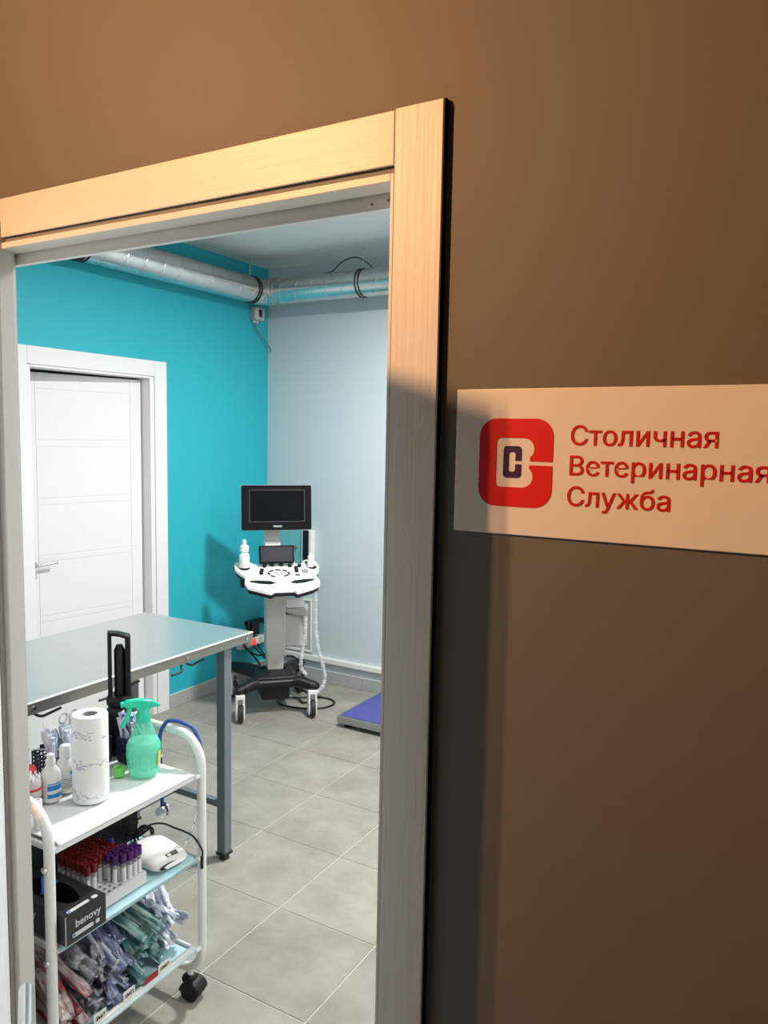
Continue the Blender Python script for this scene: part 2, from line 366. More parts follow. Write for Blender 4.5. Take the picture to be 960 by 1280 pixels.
# corridor (outside the frame, bounces the warm light)
slab('ceiling_corridor', M_cwall, -3.2, 2.6, -1.6, YW0, 2.90, 3.0)
slab('wall_corridor_rear', M_cwall, -3.2, 2.6, -1.7, -1.6, 0, 2.90)
slab('wall_corridor_left', M_cwall, -3.3, -3.2, -1.7, YW0, 0, 2.90)
slab('wall_corridor_right', M_cwall, 2.6, 2.7, -1.7, YW0, 0, 2.90)
slab('floor_corridor', M_cfloor, -3.2, 2.6, -1.6, YW0, -0.03, 0)
# tiled floor
S, TX0, TY0 = 0.3909, -1.1775, 2.060
fl = G().box(WX - 0.1, RX + 0.05, YW0, GY + 0.05, -0.06, -0.0025).obj('floor', M_grout, smooth=False); fl['kind'] = 'structure'
tm = {}
def tile(x0, x1, y0, y1):
    j = 0.0018; x0 += j; x1 -= j; y0 += j; y1 -= j; k = (round(x1 - x0, 4), round(y1 - y0, 4))
    if k not in tm:
        g = G(); w, h = k; c = 0.0012
        lo = [g.b.verts.new(p) for p in ((0, 0, -0.004), (w, 0, -0.004), (w, h, -0.004), (0, h, -0.004))]
        mi = [g.b.verts.new(p) for p in ((0, 0, -c), (w, 0, -c), (w, h, -c), (0, h, -c))]
        hi = [g.b.verts.new(p) for p in ((c, c, 0), (w - c, c, 0), (w - c, h - c, 0), (c, h - c, 0))]
        for a, b in ((lo, mi), (mi, hi)):
            for i in range(4): g.b.faces.new((a[i], a[(i + 1) % 4], b[(i + 1) % 4], b[i]))
        g.b.faces.new(hi)
        o = g.obj('tile', M_tile, fl, smooth=False); tm[k] = o.data
    else:
        o = bpy.data.objects.new('tile', tm[k]); COL.objects.link(o); o.parent = fl
    o.location = (x0, y0, 0)
i0 = math.floor((WX - TX0) / S); i1 = math.ceil((RX - TX0) / S); j0 = math.floor((YW0 - TY0) / S); j1 = math.ceil((GY - TY0) / S)
for i in range(i0, i1):
    for j in range(j0, j1):
        a, b = max(TX0 + i * S, WX), min(TX0 + (i + 1) * S, RX); c, d = max(TY0 + j * S, YW0), min(TY0 + (j + 1) * S, GY)
        if b - a > 0.02 and d - c > 0.02: tile(a, b, c, d)
# skirting tiles: pieces with open joints, pale top edge
bl = struct('baseboard_left'); bb = struct('baseboard_back')
y = GY - 0.012
while y > DY1 + 0.105:
    y2 = max(y - S, DY1 + 0.095); G().box(WX, WX + 0.010, y2 + 0.001, y - 0.001, 0.001, 0.080).obj('skirting_tile', M_stile, bl, bev=0.001, seg=1); y = y2
G().box(WX, WX + 0.011, DY1 + 0.095, GY - 0.012, 0.080, 0.0835).obj('edge_strip', M_trimlight, bl)
y = DY0 - 0.095
while y > 1.06:
    y2 = max(y - S, 1.045); G().box(WX, WX + 0.010, y2 + 0.001, y - 0.001, 0.001, 0.080).obj('skirting_tile', M_stile, bl, bev=0.001, seg=1); y = y2
x = WX + 0.012
while x < RX - 0.02:
    x2 = min(x + S, RX); G().box(x + 0.001, x2 - 0.001, GY - 0.010, GY, 0.001, 0.080).obj('skirting_tile', M_stile, bb, bev=0.001, seg=1); x = x2
G().box(WX + 0.012, RX, GY - 0.011, GY, 0.080, 0.0845).obj('edge_strip', M_trimlight, bb)
# cable trunking above the skirting of the grey wall
tr = struct('trim_2'); G().box(-3.235, RX, GY - 0.028, GY, 0.138, 0.176).obj('trunking_body', M_wplas, tr, bev=0.003)
G().box(-3.235, RX, GY - 0.031, GY - 0.028, 0.143, 0.171).obj('trunking_lid', M_wplas, tr, bev=0.001)

# ------------------------------------------------------------ doorway trim in the taupe wall (casing and jamb)
cs = struct('trim_1')
G().box(-0.5555, -0.481, 0.985, 0.990, 0.0, 2.102).obj('casing_upright', M_casV, cs, bev=0.0012)
G().box(-1.53, -0.5565, 0.985, 0.990, 2.0265, 2.1005).obj('casing_head', M_casH, cs, bev=0.0012)
G().box(-0.556, -0.4795, 0.9905, 0.9985, 0.0, 2.1035).obj('shadow_gap_strip', M_gap, cs)  # black strip standing in for the shadow between casing and wall
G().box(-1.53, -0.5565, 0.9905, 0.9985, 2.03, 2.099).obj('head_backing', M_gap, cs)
# groove then narrow jamb edge
G().box(-1.47, -0.556, 0.992, 1.004, 2.0165, 2.0265).obj('head_groove', M_gasket, cs)
G().box(-1.4655, -0.5615, 0.9855, 1.028, 2.005, 2.0165).obj('jamb_head_edge', M_casH, cs, bev=0.001)
G().box(-1.530, -0.5615, 1.028, 1.034, 2.008, 2.06).obj('seal_groove', M_gasket, cs)
G().box(-1.530, -0.5615, 1.034, 1.046, 1.9845, 2.06).obj('head_stop', M_wplas, cs)
G().box(-0.5615, -0.5562, 0.9855, 1.030, 0.0, 2.016).obj('jamb_edge', M_casV, cs, bev=0.0008)
G().box(-0.5562, -0.52, 0.9910, 1.034, 0.0, 2.06).obj('jamb', M_jamb, cs)
G().box(-1.466, -1.447, 0.980, 1.012, 0.0, 2.06).obj('jamb', M_jamb, cs, bev=0.001)
G().box(-1.50, -1.467, 0.971, 1.030, 0.0, 2.03).obj('jamb_rebate', M_jamb, cs)
for (x, z) in ((-0.62, 1.99), (-0.592, 1.992)): G().cyl((x, 1.0335, z + .004), (x, 1.0342, z + .004), 0.0022, n=10).obj('screw', M_gasket, cs)

# the open door leaf, swung out into the corridor
lf = struct('door_1'); H = Vector((-1.462, 0.966, 0)); dr = Vector((0.809, -0.588, 0)); nn = Vector((0.588, 0.809, 0))
LM = Matrix(((dr.x, nn.x, 0, H.x), (dr.y, nn.y, 0, H.y), (0, 0, 1, 0), (0, 0, 0, 1)))   # local x along leaf, y out of the visible face
lf.matrix_world = LM
G().box(0, 0.80, -0.04, -0.004, 0.008, 2.0).obj('leaf', M_door, lf, bev=0.002)
zz = [0.012, 0.30, 0.33, 0.66, 0.69, 1.02, 1.05, 1.38, 1.41, 1.80, 1.997]
G().box(0.002, 0.10, -0.004, 0, 0.010, 1.998).obj('stile', M_door, lf, bev=0.001); G().box(0.70, 0.798, -0.004, 0, 0.010, 1.998).obj('stile', M_door, lf, bev=0.001)
for a, b in zip(zz, zz[1:]): G().box(0.102, 0.698, -0.004, -0.0005, a + 0.0015, b - 0.0015).obj('panel', M_door, lf, bev=0.001)
hz = 0.862
hd = G().cyl((0.745, 0.0, hz), (0.745, 0.010, hz), 0.026, n=24).obj('door_handle', M_chrome, lf, bev=0.001)
G().tube(bez([(0.745, 0.008, hz), (0.745, 0.036, hz), (0.735, 0.047, hz), (0.70, 0.048, hz), (0.66, 0.048, hz), (0.622, 0.048, hz)], 6), 0.0098, 14).obj('lever', M_chrome, hd)
G().cyl((0.745, 0.0, hz - 0.09), (0.745, 0.010, hz - 0.09), 0.026, n=24).obj('key_rose', M_chrome, lf, bev=0.001)

# ------------------------------------------------------------ white door in the teal wall
dd = struct('door_2'); X = WX
cz0 = 1.968
G().box(X - 0.0, X + 0.012, DY1, 3.285, 0.0, 2.055).obj('casing_upright', M_door, dd, bev=0.002)
G().box(X - 0.0, X + 0.012, 2.290, 2.385, 0.0, 2.055).obj('casing_upright', M_door, dd, bev=0.002)
G().box(X - 0.0, X + 0.012, 2.386, DY1 - 0.001, cz0, 2.055).obj('casing_head', M_door, dd, bev=0.002)
G().box(X - 0.10, X + 0.006, 3.163, DY1 - 0.002, 0.0, 1.966).obj('jamb', M_door, dd, bev=0.0015)
G().box(X - 0.10, X + 0.006, 2.387, 2.404, 0.0, 1.966).obj('jamb', M_door, dd, bev=0.0015)
G().box(X - 0.10, X + 0.006, 2.405, 3.162, 1.955, 1.967).obj('jamb_head', M_door, dd, bev=0.0015)
a8 = math.radians(8.0); d2 = Vector((-math.sin(a8), -math.cos(a8), 0)); n2 = Vector((math.cos(a8), -math.sin(a8), 0))
LM2 = Matrix(((d2.x, -n2.x, 0, -3.40), (d2.y, -n2.y, 0, 3.165), (0, 0, 1, 0), (0, 0, 0, 1)))  # local x along the leaf, -y toward the room
e = bpy.data.objects.new('door_leaf', None); COL.objects.link(e); e.parent = dd; e.matrix_local = LM2
G().box(0.012, 0.735, 0.003, 0.04, 0.006, 1.945).obj('core', M_door, e, bev=0.001)
G().box(0.012, 0.080, 0.0, 0.003, 0.006, 1.944).obj('stile', M_door, e, bev=0.0008); G().box(0.636, 0.735, 0.0, 0.003, 0.006, 1.944).obj('stile', M_door, e, bev=0.0008)
zr = [0.01, 0.33, 0.365, 0.655, 0.687, 0.972, 1.006, 1.268, 1.303, 1.567, 1.603, 1.863, 1.943]
for a, b in zip(zr, zr[1:]): G().box(0.083, 0.633, 0.0005, 0.003, a + 0.0017, b - 0.0017).obj('rail' if b - a < 0.09 else 'panel', M_door, e, bev=0.0008)
hh = G().cyl((0.672, 0, 0.965), (0.672, -0.012, 0.965), 0.022, n=20).obj('handle', M_chrome, e)
G().tube([(0.672, -0.01, 0.965), (0.672, -0.045, 0.965), (0.66, -0.05, 0.966), (0.56, -0.05, 0.972)], 0.0075, 10).obj('key_rose', M_chrome, e)
G().cyl((0.672, 0, 0.905), (0.672, -0.010, 0.905), 0.022, n=20).obj('key_rose', M_greyplas, e)

# ------------------------------------------------------------ ventilation ducts
DX, DYY, DZZ, DR = -3.200, 4.005, 2.553, 0.079
def seam_rings(g, p0, p1, step, r, k0=0):
    p0, p1 = Vector(p0), Vector(p1); L = (p1 - p0).length; t = (p1 - p0) / L; sx, sy = frame_at(t); q = 0.03
    while q < L - 0.03:
        pts = []
        for i in range(28):
            a = 2 * PI * i / 28; pts.append(p0 + t * (q + 0.045 * math.sin(a) * 0.5) + sx * r * math.cos(a) + sy * r * math.sin(a))
        g.tube(pts, 0.0022, 5, closed=True); q += step
dv = thing('ventilation_duct', 'silvery spiral duct running along the top of the teal wall', 'duct', (DX, 2.6, DZZ))
G().cyl((DX, 1.05, DZZ), (DX, DYY - 0.1005, DZZ), DR, n=40).obj('pipe', M_duct, dv, shift=(DX, 2.6, DZZ))
g = G(); seam_rings(g, (DX, 1.05, DZZ), (DX, DYY - 0.13, DZZ), 0.125, DR); g.obj('seam', M_duct, dv, shift=(DX, 2.6, DZZ))
def clampring(parent, c, axis, sh, name='clamp'):
    g = G(); c = Vector(c); ax = Vector(axis); sx, sy = frame_at(ax)
    for q in (-0.011, 0.011):
        g.tube([c + ax * q + sx * (DR + 0.003) * math.cos(2 * PI * i / 32) + sy * (DR + 0.003) * math.sin(2 * PI * i / 32) for i in range(32)], 0.0035, 6, closed=True)
    return g.obj(name, M_cable, parent, shift=sh)
sh1 = (DX, 2.6, DZZ)
clampring(dv, (DX, DYY - 0.125, DZZ), (0, 1, 0), sh1); clampring(dv, (DX, 2.60, DZZ), (0, 1, 0), sh1)
clampring(dv, (DX, 2.56, DZZ), (0, 1, 0), sh1)
for yy in (3.87, 2.62): G().cyl((DX, yy, DZZ + DR), (DX, yy, ZC), 0.0035, n=8).obj('hanger_rod', M_chrome, dv, shift=sh1)
d3 = thing('ventilation_duct', 'silvery spiral duct running along the top of the pale grey wall', 'duct', (-1.5, DYY, DZZ))
sh2 = (-1.5, DYY, DZZ)
G().cyl((DX + 0.1005, DYY, DZZ), (RX, DYY, DZZ), DR, n=40).obj('pipe', M_duct, d3, shift=sh2)
g = G(); seam_rings(g, (DX + 0.16, DYY, DZZ), (RX, DYY, DZZ), 0.115, DR); g.obj('seam', M_duct, d3, shift=sh2)
clampring(d3, (-2.455, DYY, DZZ), (1, 0, 0), sh2)
for xx in (-2.455, -0.9): G().cyl((xx, DYY, DZZ + DR), (xx, DYY, ZC), 0.0035, n=8).cyl((xx, DYY, ZC - 0.008), (xx, DYY, ZC), 0.012, n=12).obj('hanger_rod', M_chrome, d3, shift=sh2)
el = thing('duct_elbow', 'crinkled silver elbow joining the two ducts in the corner', 'duct', (DX, DYY, DZZ))
pts = [Vector((DX, DYY - 0.10, DZZ)), Vector((DX, DYY - 0.075, DZZ))]
for i in range(9):
    a = PI / 2 * i / 8; pts.append(Vector((DX + 0.075 - 0.075 * math.cos(a), DYY - 0.075 + 0.075 * math.sin(a), DZZ)))
pts.append(Vector((DX + 0.10, DYY, DZZ)))
G().tube(pts, [DR + (0.003 if i % 2 else 0.0) for i in range(len(pts))], 36).obj('bend', M_duct, el, shift=(DX, DYY, DZZ))
clampring(el, (DX + 0.115, DYY, DZZ), (1, 0, 0), (DX, DYY, DZZ), 'collar_ring').data.materials[0] = M_duct
o = G().tube(bez([(-3.12, 4.075, 2.60), (-2.95, 4.07, 2.633), (-2.8, 4.04, 2.64), (-2.68, 4.01, 2.642), (-2.60, 4.0, 2.69), (-2.50, 4.0, 2.705), (-2.42, 4.01, 2.66), (-2.40, 4.04, 2.63)], 8), 0.0035, 6).obj('black_cable', M_cable, shift=(-2.8, 4.05, 2.63), loc=(-2.8, 4.05, 2.63))
tag(o, 'thin black cable lying along the top of the duct by the grey wall', 'cable')
jb = thing('junction_box', 'small grey junction box high on the teal wall under the duct', 'box', (WX, 4.09, 2.44))
G().box(0.0, 0.038, -0.052, 0.052, -0.045, 0.045).obj('housing', mat('box_grey', (0.30, 0.31, 0.30), 0.5), jb, bev=0.004)
G().box(0.038, 0.046, -0.046, 0.046, -0.039, 0.039).obj('cover', M_greyplas, jb, bev=0.003)
G().box(0.046, 0.050, -0.014, 0.018, -0.02, 0.028).obj('window', M_blackm, jb, bev=0.002)
for q in (-0.03, 0.0): G().cyl((0.02, q, -0.045), (0.02, q, -0.06), 0.010, n=12).obj('cable_gland', M_greyplas, jb)
G().tube(bez([(0.02, -0.03, -0.05), (0.025, -0.02, -0.09), (0.03, 0.02, -0.13), (0.035, 0.07, -0.165), (0.038, 0.115, -0.215), (0.04, 0.118, -0.235)], 6), 0.004, 6).obj('cable', M_gcable, jb)

# ------------------------------------------------------------ things on the grey wall
wc = thing('wall_cabinet', 'slim white wall unit with a black strip, behind the monitor', 'cabinet', (-3.064, GY, 0.95))
G().box(-0.147, 0.045, -0.030, 0.0, -0.22, 0.075).obj('panel', mat('painted_teal_reflection', (0.18, 0.50, 0.54), 0.25, var=0.03), wc, bev=0.002)  # reflection of the teal wall put into the panel colour
G().box(0.046, 0.128, -0.045, 0.0, -0.22, 0.075).obj('case', M_wplas, wc, bev=0.003)
G().box(0.060, 0.107, -0.049, -0.045, -0.22, 0.075).obj('black_strip', M_black, wc, bev=0.001)
G().cyl((-0.01, -0.031, -0.05), (-0.01, -0.042, -0.05), 0.013, n=16).obj('knob', M_gcable, wc)
ah = thing('access_hatch', 'white raised square frame low on the grey wall behind the machine', 'hatch', (-3.1, GY, 0.375))
ho = rrect(-0.17, 0.157, -0.19, 0.185, 0.012, 3)
MV = Matrix(((1, 0, 0, 0), (0, 0, 1, 0), (0, 1, 0, 0), (0, 0, 0, 1)))
G().prism(ho, -0.010, 0.0, MV).obj('plate', M_greyplas, ah, bev=0.002)
g = G()
for (x0, x1, z0, z1) in ((-0.165, 0.152, 0.165, 0.18), (-0.165, 0.152, -0.185, -0.17), (-0.165, -0.15, -0.17, 0.165), (0.137, 0.152, -0.17, 0.165)): g.box(x0, x1, -0.018, -0.010, z0, z1)
g.obj('frame', M_wplas, ah, bev=0.003)
G().box(-0.125, 0.115, -0.016, -0.010, -0.145, 0.14).obj('door', M_wplas, ah, bev=0.004)

ps = thing('power_strip', 'white power strip with a red lit switch on the teal wall', 'power strip', (WX + 0.02, 4.068, 0.252), 0)
G().box(-0.02, 0.022, -0.17, 0.165, -0.028, 0.028).obj('body', M_wplas, ps, bev=0.006)
G().box(0.022, 0.027, -0.055, -0.012, -0.02, 0.022).obj('red_switch', M_red, ps, bev=0.002)
for q in (0.04, 0.10, -0.12): G().cyl((0.022, q, 0), (0.0245, q, 0), 0.020, n=18).obj('socket', M_greyplas, ps)
ad = thing('power_adapter', 'black power adapter plugged in above the white power strip', 'adapter', (WX + 0.035, 4.05, 0.345))
G().box(-0.035, 0.02, -0.045, 0.035, -0.045, 0.040).obj('body', M_black, ad, bev=0.006)
G().box(-0.033, 0.03, -0.06, 0.10, 0.030, 0.052).obj('top_block', M_black, ad, bev=0.005)
cb = thing('cable_bundle', 'black cables looping from the power strip down to the machine', 'cable', (WX + 0.08, 4.0, 0.2))
for pl in ([(-3.27, 4.10, 0.37), (-3.22, 4.13, 0.47), (-3.2, 4.17, 0.42), (-3.2, 4.17, 0.30), (-3.2, 4.12, 0.21), (-3.22, 4.0, 0.18), (-3.26, 3.9, 0.25), (-3.29, 3.92, 0.3)],
           [(-3.29, 3.92, 0.26), (-3.25, 3.95, 0.20), (-3.2, 3.98, 0.12), (-3.15, 3.9, 0.05), (-3.05, 3.8, 0.012)],
           [(-3.28, 4.05, 0.24), (-3.24, 4.07, 0.17), (-3.2, 4.1, 0.10), (-3.12, 4.02, 0.02), (-3.0, 3.95, 0.012)],
           [(-3.28, 4.0, 0.24), (-3.23, 4.04, 0.17), (-3.18, 4.07, 0.1), (-3.1, 4.05, 0.02)],
           [(-3.29, 3.97, 0.36), (-3.26, 3.94, 0.41), (-3.24, 3.90, 0.38), (-3.26, 3.88, 0.30)]):
    G().tube(bez(pl, 6), 0.006, 7).obj('cable', M_cable, cb, shift=(WX + 0.08, 4.0, 0.2))
o = G().tube(bez([(-2.86, 3.78, 0.02), (-2.80, 3.86, 0.008), (-2.72, 3.93, 0.008), (-2.62, 3.95, 0.008), (-2.55, 3.90, 0.008), (-2.56, 3.80, 0.008), (-2.66, 3.72, 0.008), (-2.80, 3.70, 0.008), (-2.87, 3.76, 0.008), (-2.80, 3.84, 0.016), (-2.71, 3.80, 0.010), (-2.70, 3.90, 0.016), (-2.82, 3.98, 0.008), (-2.95, 4.03, 0.008)], 6), 0.0055, 7).obj('floor_cable', M_cable, shift=(-2.7, 3.8, 0), loc=(-2.7, 3.8, 0))
tag(o, 'black cable coiled on the tiles under the ultrasound machine', 'cable')

# ------------------------------------------------------------ floor scale
sc = thing('platform_scale', 'low metal platform scale with a blue mat on the floor', 'scale', (-2.333, 3.594, 0))
G().box(0, 0.60, 0, 0.50, 0.026, 0.068).obj('platform', M_alu, sc, bev=0.003)
G().box(0.012, 0.588, 0.012, 0.488, 0.068, 0.0715).obj('mat', M_blue, sc, bev=0.002)
G().box(0.08, 0.52, 0.08, 0.42, 0.012, 0.026).obj('base', M_black, sc, bev=0.002)
for (a, b) in ((0.05, 0.045), (0.55, 0.045), (0.05, 0.455), (0.55, 0.455)): G().lathe([(0.020, 0), (0.022, 0.006), (0.014, 0.010), (0.012, 0.0255)], 16, (a, b, 0)).obj('foot', M_blackm, sc)

# ------------------------------------------------------------ stainless examination table
TZ = 0.88
tb = thing('examination_table', 'stainless steel topped examination table on grey legs', 'table', (-2.21, 1.75, 0))
TSH = (-2.21, 1.75, 0); ty0, ty1, tx0, tx1 = 1.16, 2.337, -2.505, -1.917
G().box(tx0, tx1, ty0, ty1, TZ - 0.006, TZ).obj('tabletop', M_steel, tb, shift=TSH, bev=0.002)
g = G(); ez = TZ - 0.038
g.box(tx1 - 0.004, tx1 + 0.0015, ty0, ty1, ez, TZ - 0.0062); g.box(tx0, tx0 + 0.004, ty0, ty1, ez, TZ - 0.0062)
g.box(tx0 + 0.004, tx1 - 0.004, ty1 - 0.004, ty1, ez, TZ - 0.0062); g.box(tx0 + 0.004, tx1 - 0.004, ty0, ty0 + 0.004, ez, TZ - 0.0062)
g.obj('apron', M_edge, tb, shift=TSH)
g = G().tube([(tx1 + 0.0015, ty0, TZ - 0.003), (tx1 + 0.0015, ty1, TZ - 0.003)], 0.003, 8)
g.obj('rolled_edge', mat('polished_edge', (0.95, 0.95, 0.95), 0.35, 0.3), tb, shift=TSH)
LXs, LYs = (tx1 - 0.030, tx0 + 0.055), (2.205, 1.25)
for lx in LXs:
    for ly in LYs:
        leg = G().box(lx - 0.02, lx + 0.02, ly - 0.02, ly + 0.02, 0.02, TZ - 0.0385).obj('leg', M_greyleg, tb, shift=TSH, bev=0.002)
        G().box(lx - 0.023, lx + 0.023, ly - 0.023, ly + 0.023, 0.018, 0.028).lathe([(0.019, 0), (0.019, 0.012), (0.012, 0.02)], 16, (lx, ly, 0)).obj('foot', M_blackm, leg, shift=TSH)
for ly in LYs: G().box(LXs[1] + 0.02, LXs[0] - 0.02, ly - 0.0125, ly + 0.0125, 0.205, 0.23).obj('cross_brace', M_greyleg, tb, shift=TSH, bev=0.001)
G().box(-2.222, -2.197, LYs[1] + 0.0125, LYs[0] - 0.0125, 0.205, 0.23).obj('long_brace', M_greyleg, tb, shift=TSH, bev=0.001)
hk = []
for yb in (1.365, 1.668, 1.975):
    x = tx1
    b = G().cyl((x + 0.001, yb, TZ - 0.02), (x + 0.006, yb, TZ - 0.02), 0.006, n=12).obj('hook', M_chrome, tb, shift=TSH)
    G().tube(bez([(x - 0.012, yb - 0.012, ez), (x - 0.004, yb - 0.022, ez - 0.010), (x + 0.01, yb - 0.032, ez - 0.018), (x + 0.014, yb - 0.05, ez - 0.021), (x + 0.014, yb - 0.085, ez - 0.021)], 5), 0.0042, 8).obj('wire', M_blackm, b, shift=TSH)
    G().tube(bez([(x - 0.02, yb + 0.008, ez + 0.002), (x - 0.016, yb + 0.018, ez - 0.010), (x - 0.010, yb + 0.034, ez - 0.018), (x - 0.010, yb + 0.055, ez - 0.017), (x - 0.010, yb + 0.098, ez - 0.012)], 5), 0.0042, 8).obj('wire', M_blackm, b, shift=TSH)
G().cyl((tx1 + 0.001, 2.300, TZ - 0.02), (tx1 + 0.006, 2.300, TZ - 0.02), 0.006, n=12).obj('bolt', M_chrome, tb, shift=TSH)

# ------------------------------------------------------------ ultrasound machine
UA = math.atan2(0.722, 0.692)
us = thing('ultrasound_machine', 'white and black ultrasound machine on castors in the corner', 'medical machine', (-2.85, 3.66, 0), UA)
# local: +x viewer's right, -y toward the viewer
base = G().box(-0.115, 0.125, -0.190, 0.06, 0.178, 0.245).obj('base_hub', M_black, us, bev=0.014, seg=3)
G().box(-0.078, 0.088, -0.13, 0.10, 0.085, 0.180).obj('battery_box', M_black, base, bev=0.01)
G().box(-0.105, 0.115, -0.1915, -0.188, 0.212, 0.222).obj('base_highlight_strip', M_gcable, base)
for s in (-1, 1):
    a = [(s * 0.08, -0.15, 0.205), (s * 0.14, -0.175, 0.202), (s * 0.195, -0.205, 0.188), (s * 0.222, -0.214, 0.184)]
    g = G()
    for p, q, wd in zip(a, a[1:], (0.062, 0.058, 0.050)):
        g.tube([p, q], [wd * 0.62, wd * 0.54], 10)
    g.sphere((s * 0.222, -0.214, 0.184), 0.031, 12, (1, 1, 0.8)); g.obj('base_arm', M_black, us)
    a = [(s * 0.06, -0.02, 0.215), (s * 0.14, 0.12, 0.210), (s * 0.215, 0.235, 0.195)]
    g = G(); g.tube(a, [0.042, 0.040, 0.032], 10); g.sphere(a[-1], 0.033, 12); g.obj('base_arm', M_black, us)
def castor(x, y, rz, black=False):
    c = G().box(-0.021, 0.021, -0.020, 0.020, 0.085, 0.135).box(-0.021, -0.013, -0.026, 0.018, 0.018, 0.09).box(0.013, 0.021, -0.026, 0.018, 0.018, 0.09).obj(
        'castor', M_black if black else M_wplas, us, bev=0.003)
    c.location = (x, y, 0); c.rotation_euler.z = rz; c.scale = (1.22, 1.22, 1.22)
    G().cyl((-0.010, -0.004, 0.047), (0.010, -0.004, 0.047), 0.046, n=24).obj('wheel', M_blackm, c, bev=0.003)
    G().cyl((-0.0115, -0.004, 0.047), (0.0115, -0.004, 0.047), 0.030, n=20).obj('wheel_hub', M_greyplas, c)
    G().box(-0.011, 0.011, -0.028, -0.018, 0.092, 0.118).obj('brake', M_gcable, c, bev=0.002)
castor(-0.215, -0.222, 0.0); castor(0.205, -0.222, 0.0); castor(-0.215, 0.235, 0.5); castor(0.215, 0.235, -0.4, True)
g = G()
prof = [(0.243, 0.048), (0.34, 0.051), (0.375, 0.058), (0.70, 0.058), (0.74, 0.052), (0.86, 0.050)]
for (z0, h0), (z1, h1) in zip(prof, prof[1:]):
    v = [g.b.verts.new(p) for p in ((-h0 + .015, -0.05 - (h0 - .048), z0), (h0 + .015, -0.05 - (h0 - .048), z0), (h0 + .015, 0.05, z0), (-h0 + .015, 0.05, z0),
                                   (-h1 + .015, -0.05 - (h1 - .048), z1), (h1 + .015, -0.05 - (h1 - .048), z1), (h1 + .015, 0.05, z1), (-h1 + .015, 0.05, z1))]
    for f in ((0, 1, 5, 4), (1, 2, 6, 5), (2, 3, 7, 6), (3, 0, 4, 7)): g.b.faces.new([v[i] for i in f])
bmesh.ops.remove_doubles(g.b, verts=g.b.verts, dist=1e-4); bmesh.ops.holes_fill(g.b, edges=g.b.edges)
g.obj('column', M_greyplas, us, bev=0.006)
G().box(-0.045, 0.045, 0.01, 0.07, 0.86, 1.14).obj('monitor_arm', M_greyplas, us, bev=0.004)
G().box(-0.046, 0.047, -0.012, 0.062, 0.985, 1.02).obj('arm_joint', M_wplas, us, bev=0.005)
# printer / side box
G().box(0.075, 0.205, 0.02, 0.17, 0.36, 0.57).obj('side_box', M_greyplas, us, bev=0.010)
G().prism([(0.075, 0.612), (0.19, 0.612), (0.225, 0.575), (0.222, 0.560), (0.15, 0.560), (0.075, 0.585)], -0.02, 0.17,
          Matrix(((1, 0, 0, 0), (0, 0, 1, 0), (0, 1, 0, 0), (0, 0, 0, 1)))).obj('tray', M_alu, us, bev=0.004)
G().box(0.078, 0.192, -0.022, 0.10, 0.612, 0.668).obj('side_box_lid', M_wplas, us, bev=0.006)
# console: outline in the console plane (x, forward) -> local (x, -forward), sloping 0.33
CO = [(-0.231, 0.035), (-0.219, 0.012), (-0.141, 0.012), (-0.11, 0.045), (-0.073, 0.050), (0.121, 0.050), (0.17, 0.048), (0.182, 0.011), (0.216, -0.0), (0.258, 0.027), (0.268, 0.085), (0.259, 0.127),
      (0.226, 0.188), (0.238, 0.256), (0.228, 0.295), (0.185, 0.328), (0.087, 0.371), (0.072, 0.346), (-0.036, 0.346), (-0.062, 0.369), (-0.182, 0.300), (-0.194, 0.255), (-0.183, 0.186), (-0.215, 0.133), (-0.231, 0.098)]
SL = Matrix(((1, 0, 0, 0), (0, -1, 0, 0), (0, -0.33, 1, 0.905), (0, 0, 0, 1)))
con = G().prism(CO, -0.020, 0.0, SL).obj('console', M_wplas, us, bev=0.004)
G().prism([(x * 0.97, 0.185 + (f - 0.185) * 0.985 + 0.002) for x, f in CO], -0.038, -0.020, SL).obj('console_underside', M_black, con)
SLOT = [(-0.166, 0.236), (-0.111, 0.236), (-0.047, 0.247), (-0.016, 0.270), (-0.051, 0.284), (-0.102, 0.276), (-0.158, 0.254)]
G().prism(SLOT, -0.001, 0.0006, SL).obj('hand_slot', M_black, con); G().prism([(0.045 - x, f) for x, f in SLOT], -0.001, 0.0006, SL).obj('hand_slot', M_black, con)
for (kx, kf) in [(-0.059, 0.081), (-0.013, 0.072), (0.041, 0.072), (0.091, 0.085), (0.147, 0.090), (0.123, 0.116), (0.121, 0.148), (-0.081, 0.135), (-0.088, 0.164)]:
    z = 0.905 - 0.33 * kf; G().lathe([(0.0112, -0.003), (0.0112, 0.013), (0.009, 0.017), (0.001, 0.018)], 12, (kx, -kf, z)).obj('knob', M_black, con)
for kx in (-0.040, 0.014, 0.066, 0.118): G().lathe([(0.008, -0.003), (0.008, 0.014), (0.006, 0.018), (0.001, 0.018)], 12, (kx, -0.062, 0.885)).obj('knob', M_wplas, con)
def rot2(x, f, a, l, wd):
    c, s = math.cos(a), math.sin(a); return [(x + c * u - s * v, f + s * u + c * v) for u, v in ((-l, -wd), (l, -wd), (l, wd), (-l, wd))]
for (kx, kf, a) in [(-0.026, 0.135, -0.5), (0.013, 0.124, 0), (0.052, 0.136, 0.5), (-0.044, 0.164, 1.4), (-0.025, 0.195, 0.5), (0.071, 0.166, 1.4), (0.053, 0.192, -0.5), (0.120, 0.190, 0.1)]:
    G().prism(rot2(kx, kf, a, 0.014, 0.0048), -0.001, 0.003, SL).obj('key', M_blackm, con)
for i in range(4):
    for j in range(3): G().prism(rot2(0.158 + j * 0.012, 0.128 + i * 0.012, 0, 0.0045, 0.0035), -0.001, 0.002, SL).obj('key', M_gcable, con)
G().prism([(0.013 + 0.026 * math.cos(t * PI / 12), 0.164 + 0.022 * math.sin(t * PI / 12)) for t in range(24)], -0.001, 0.0015, SL).obj('dial_ring', M_greyplas, con)
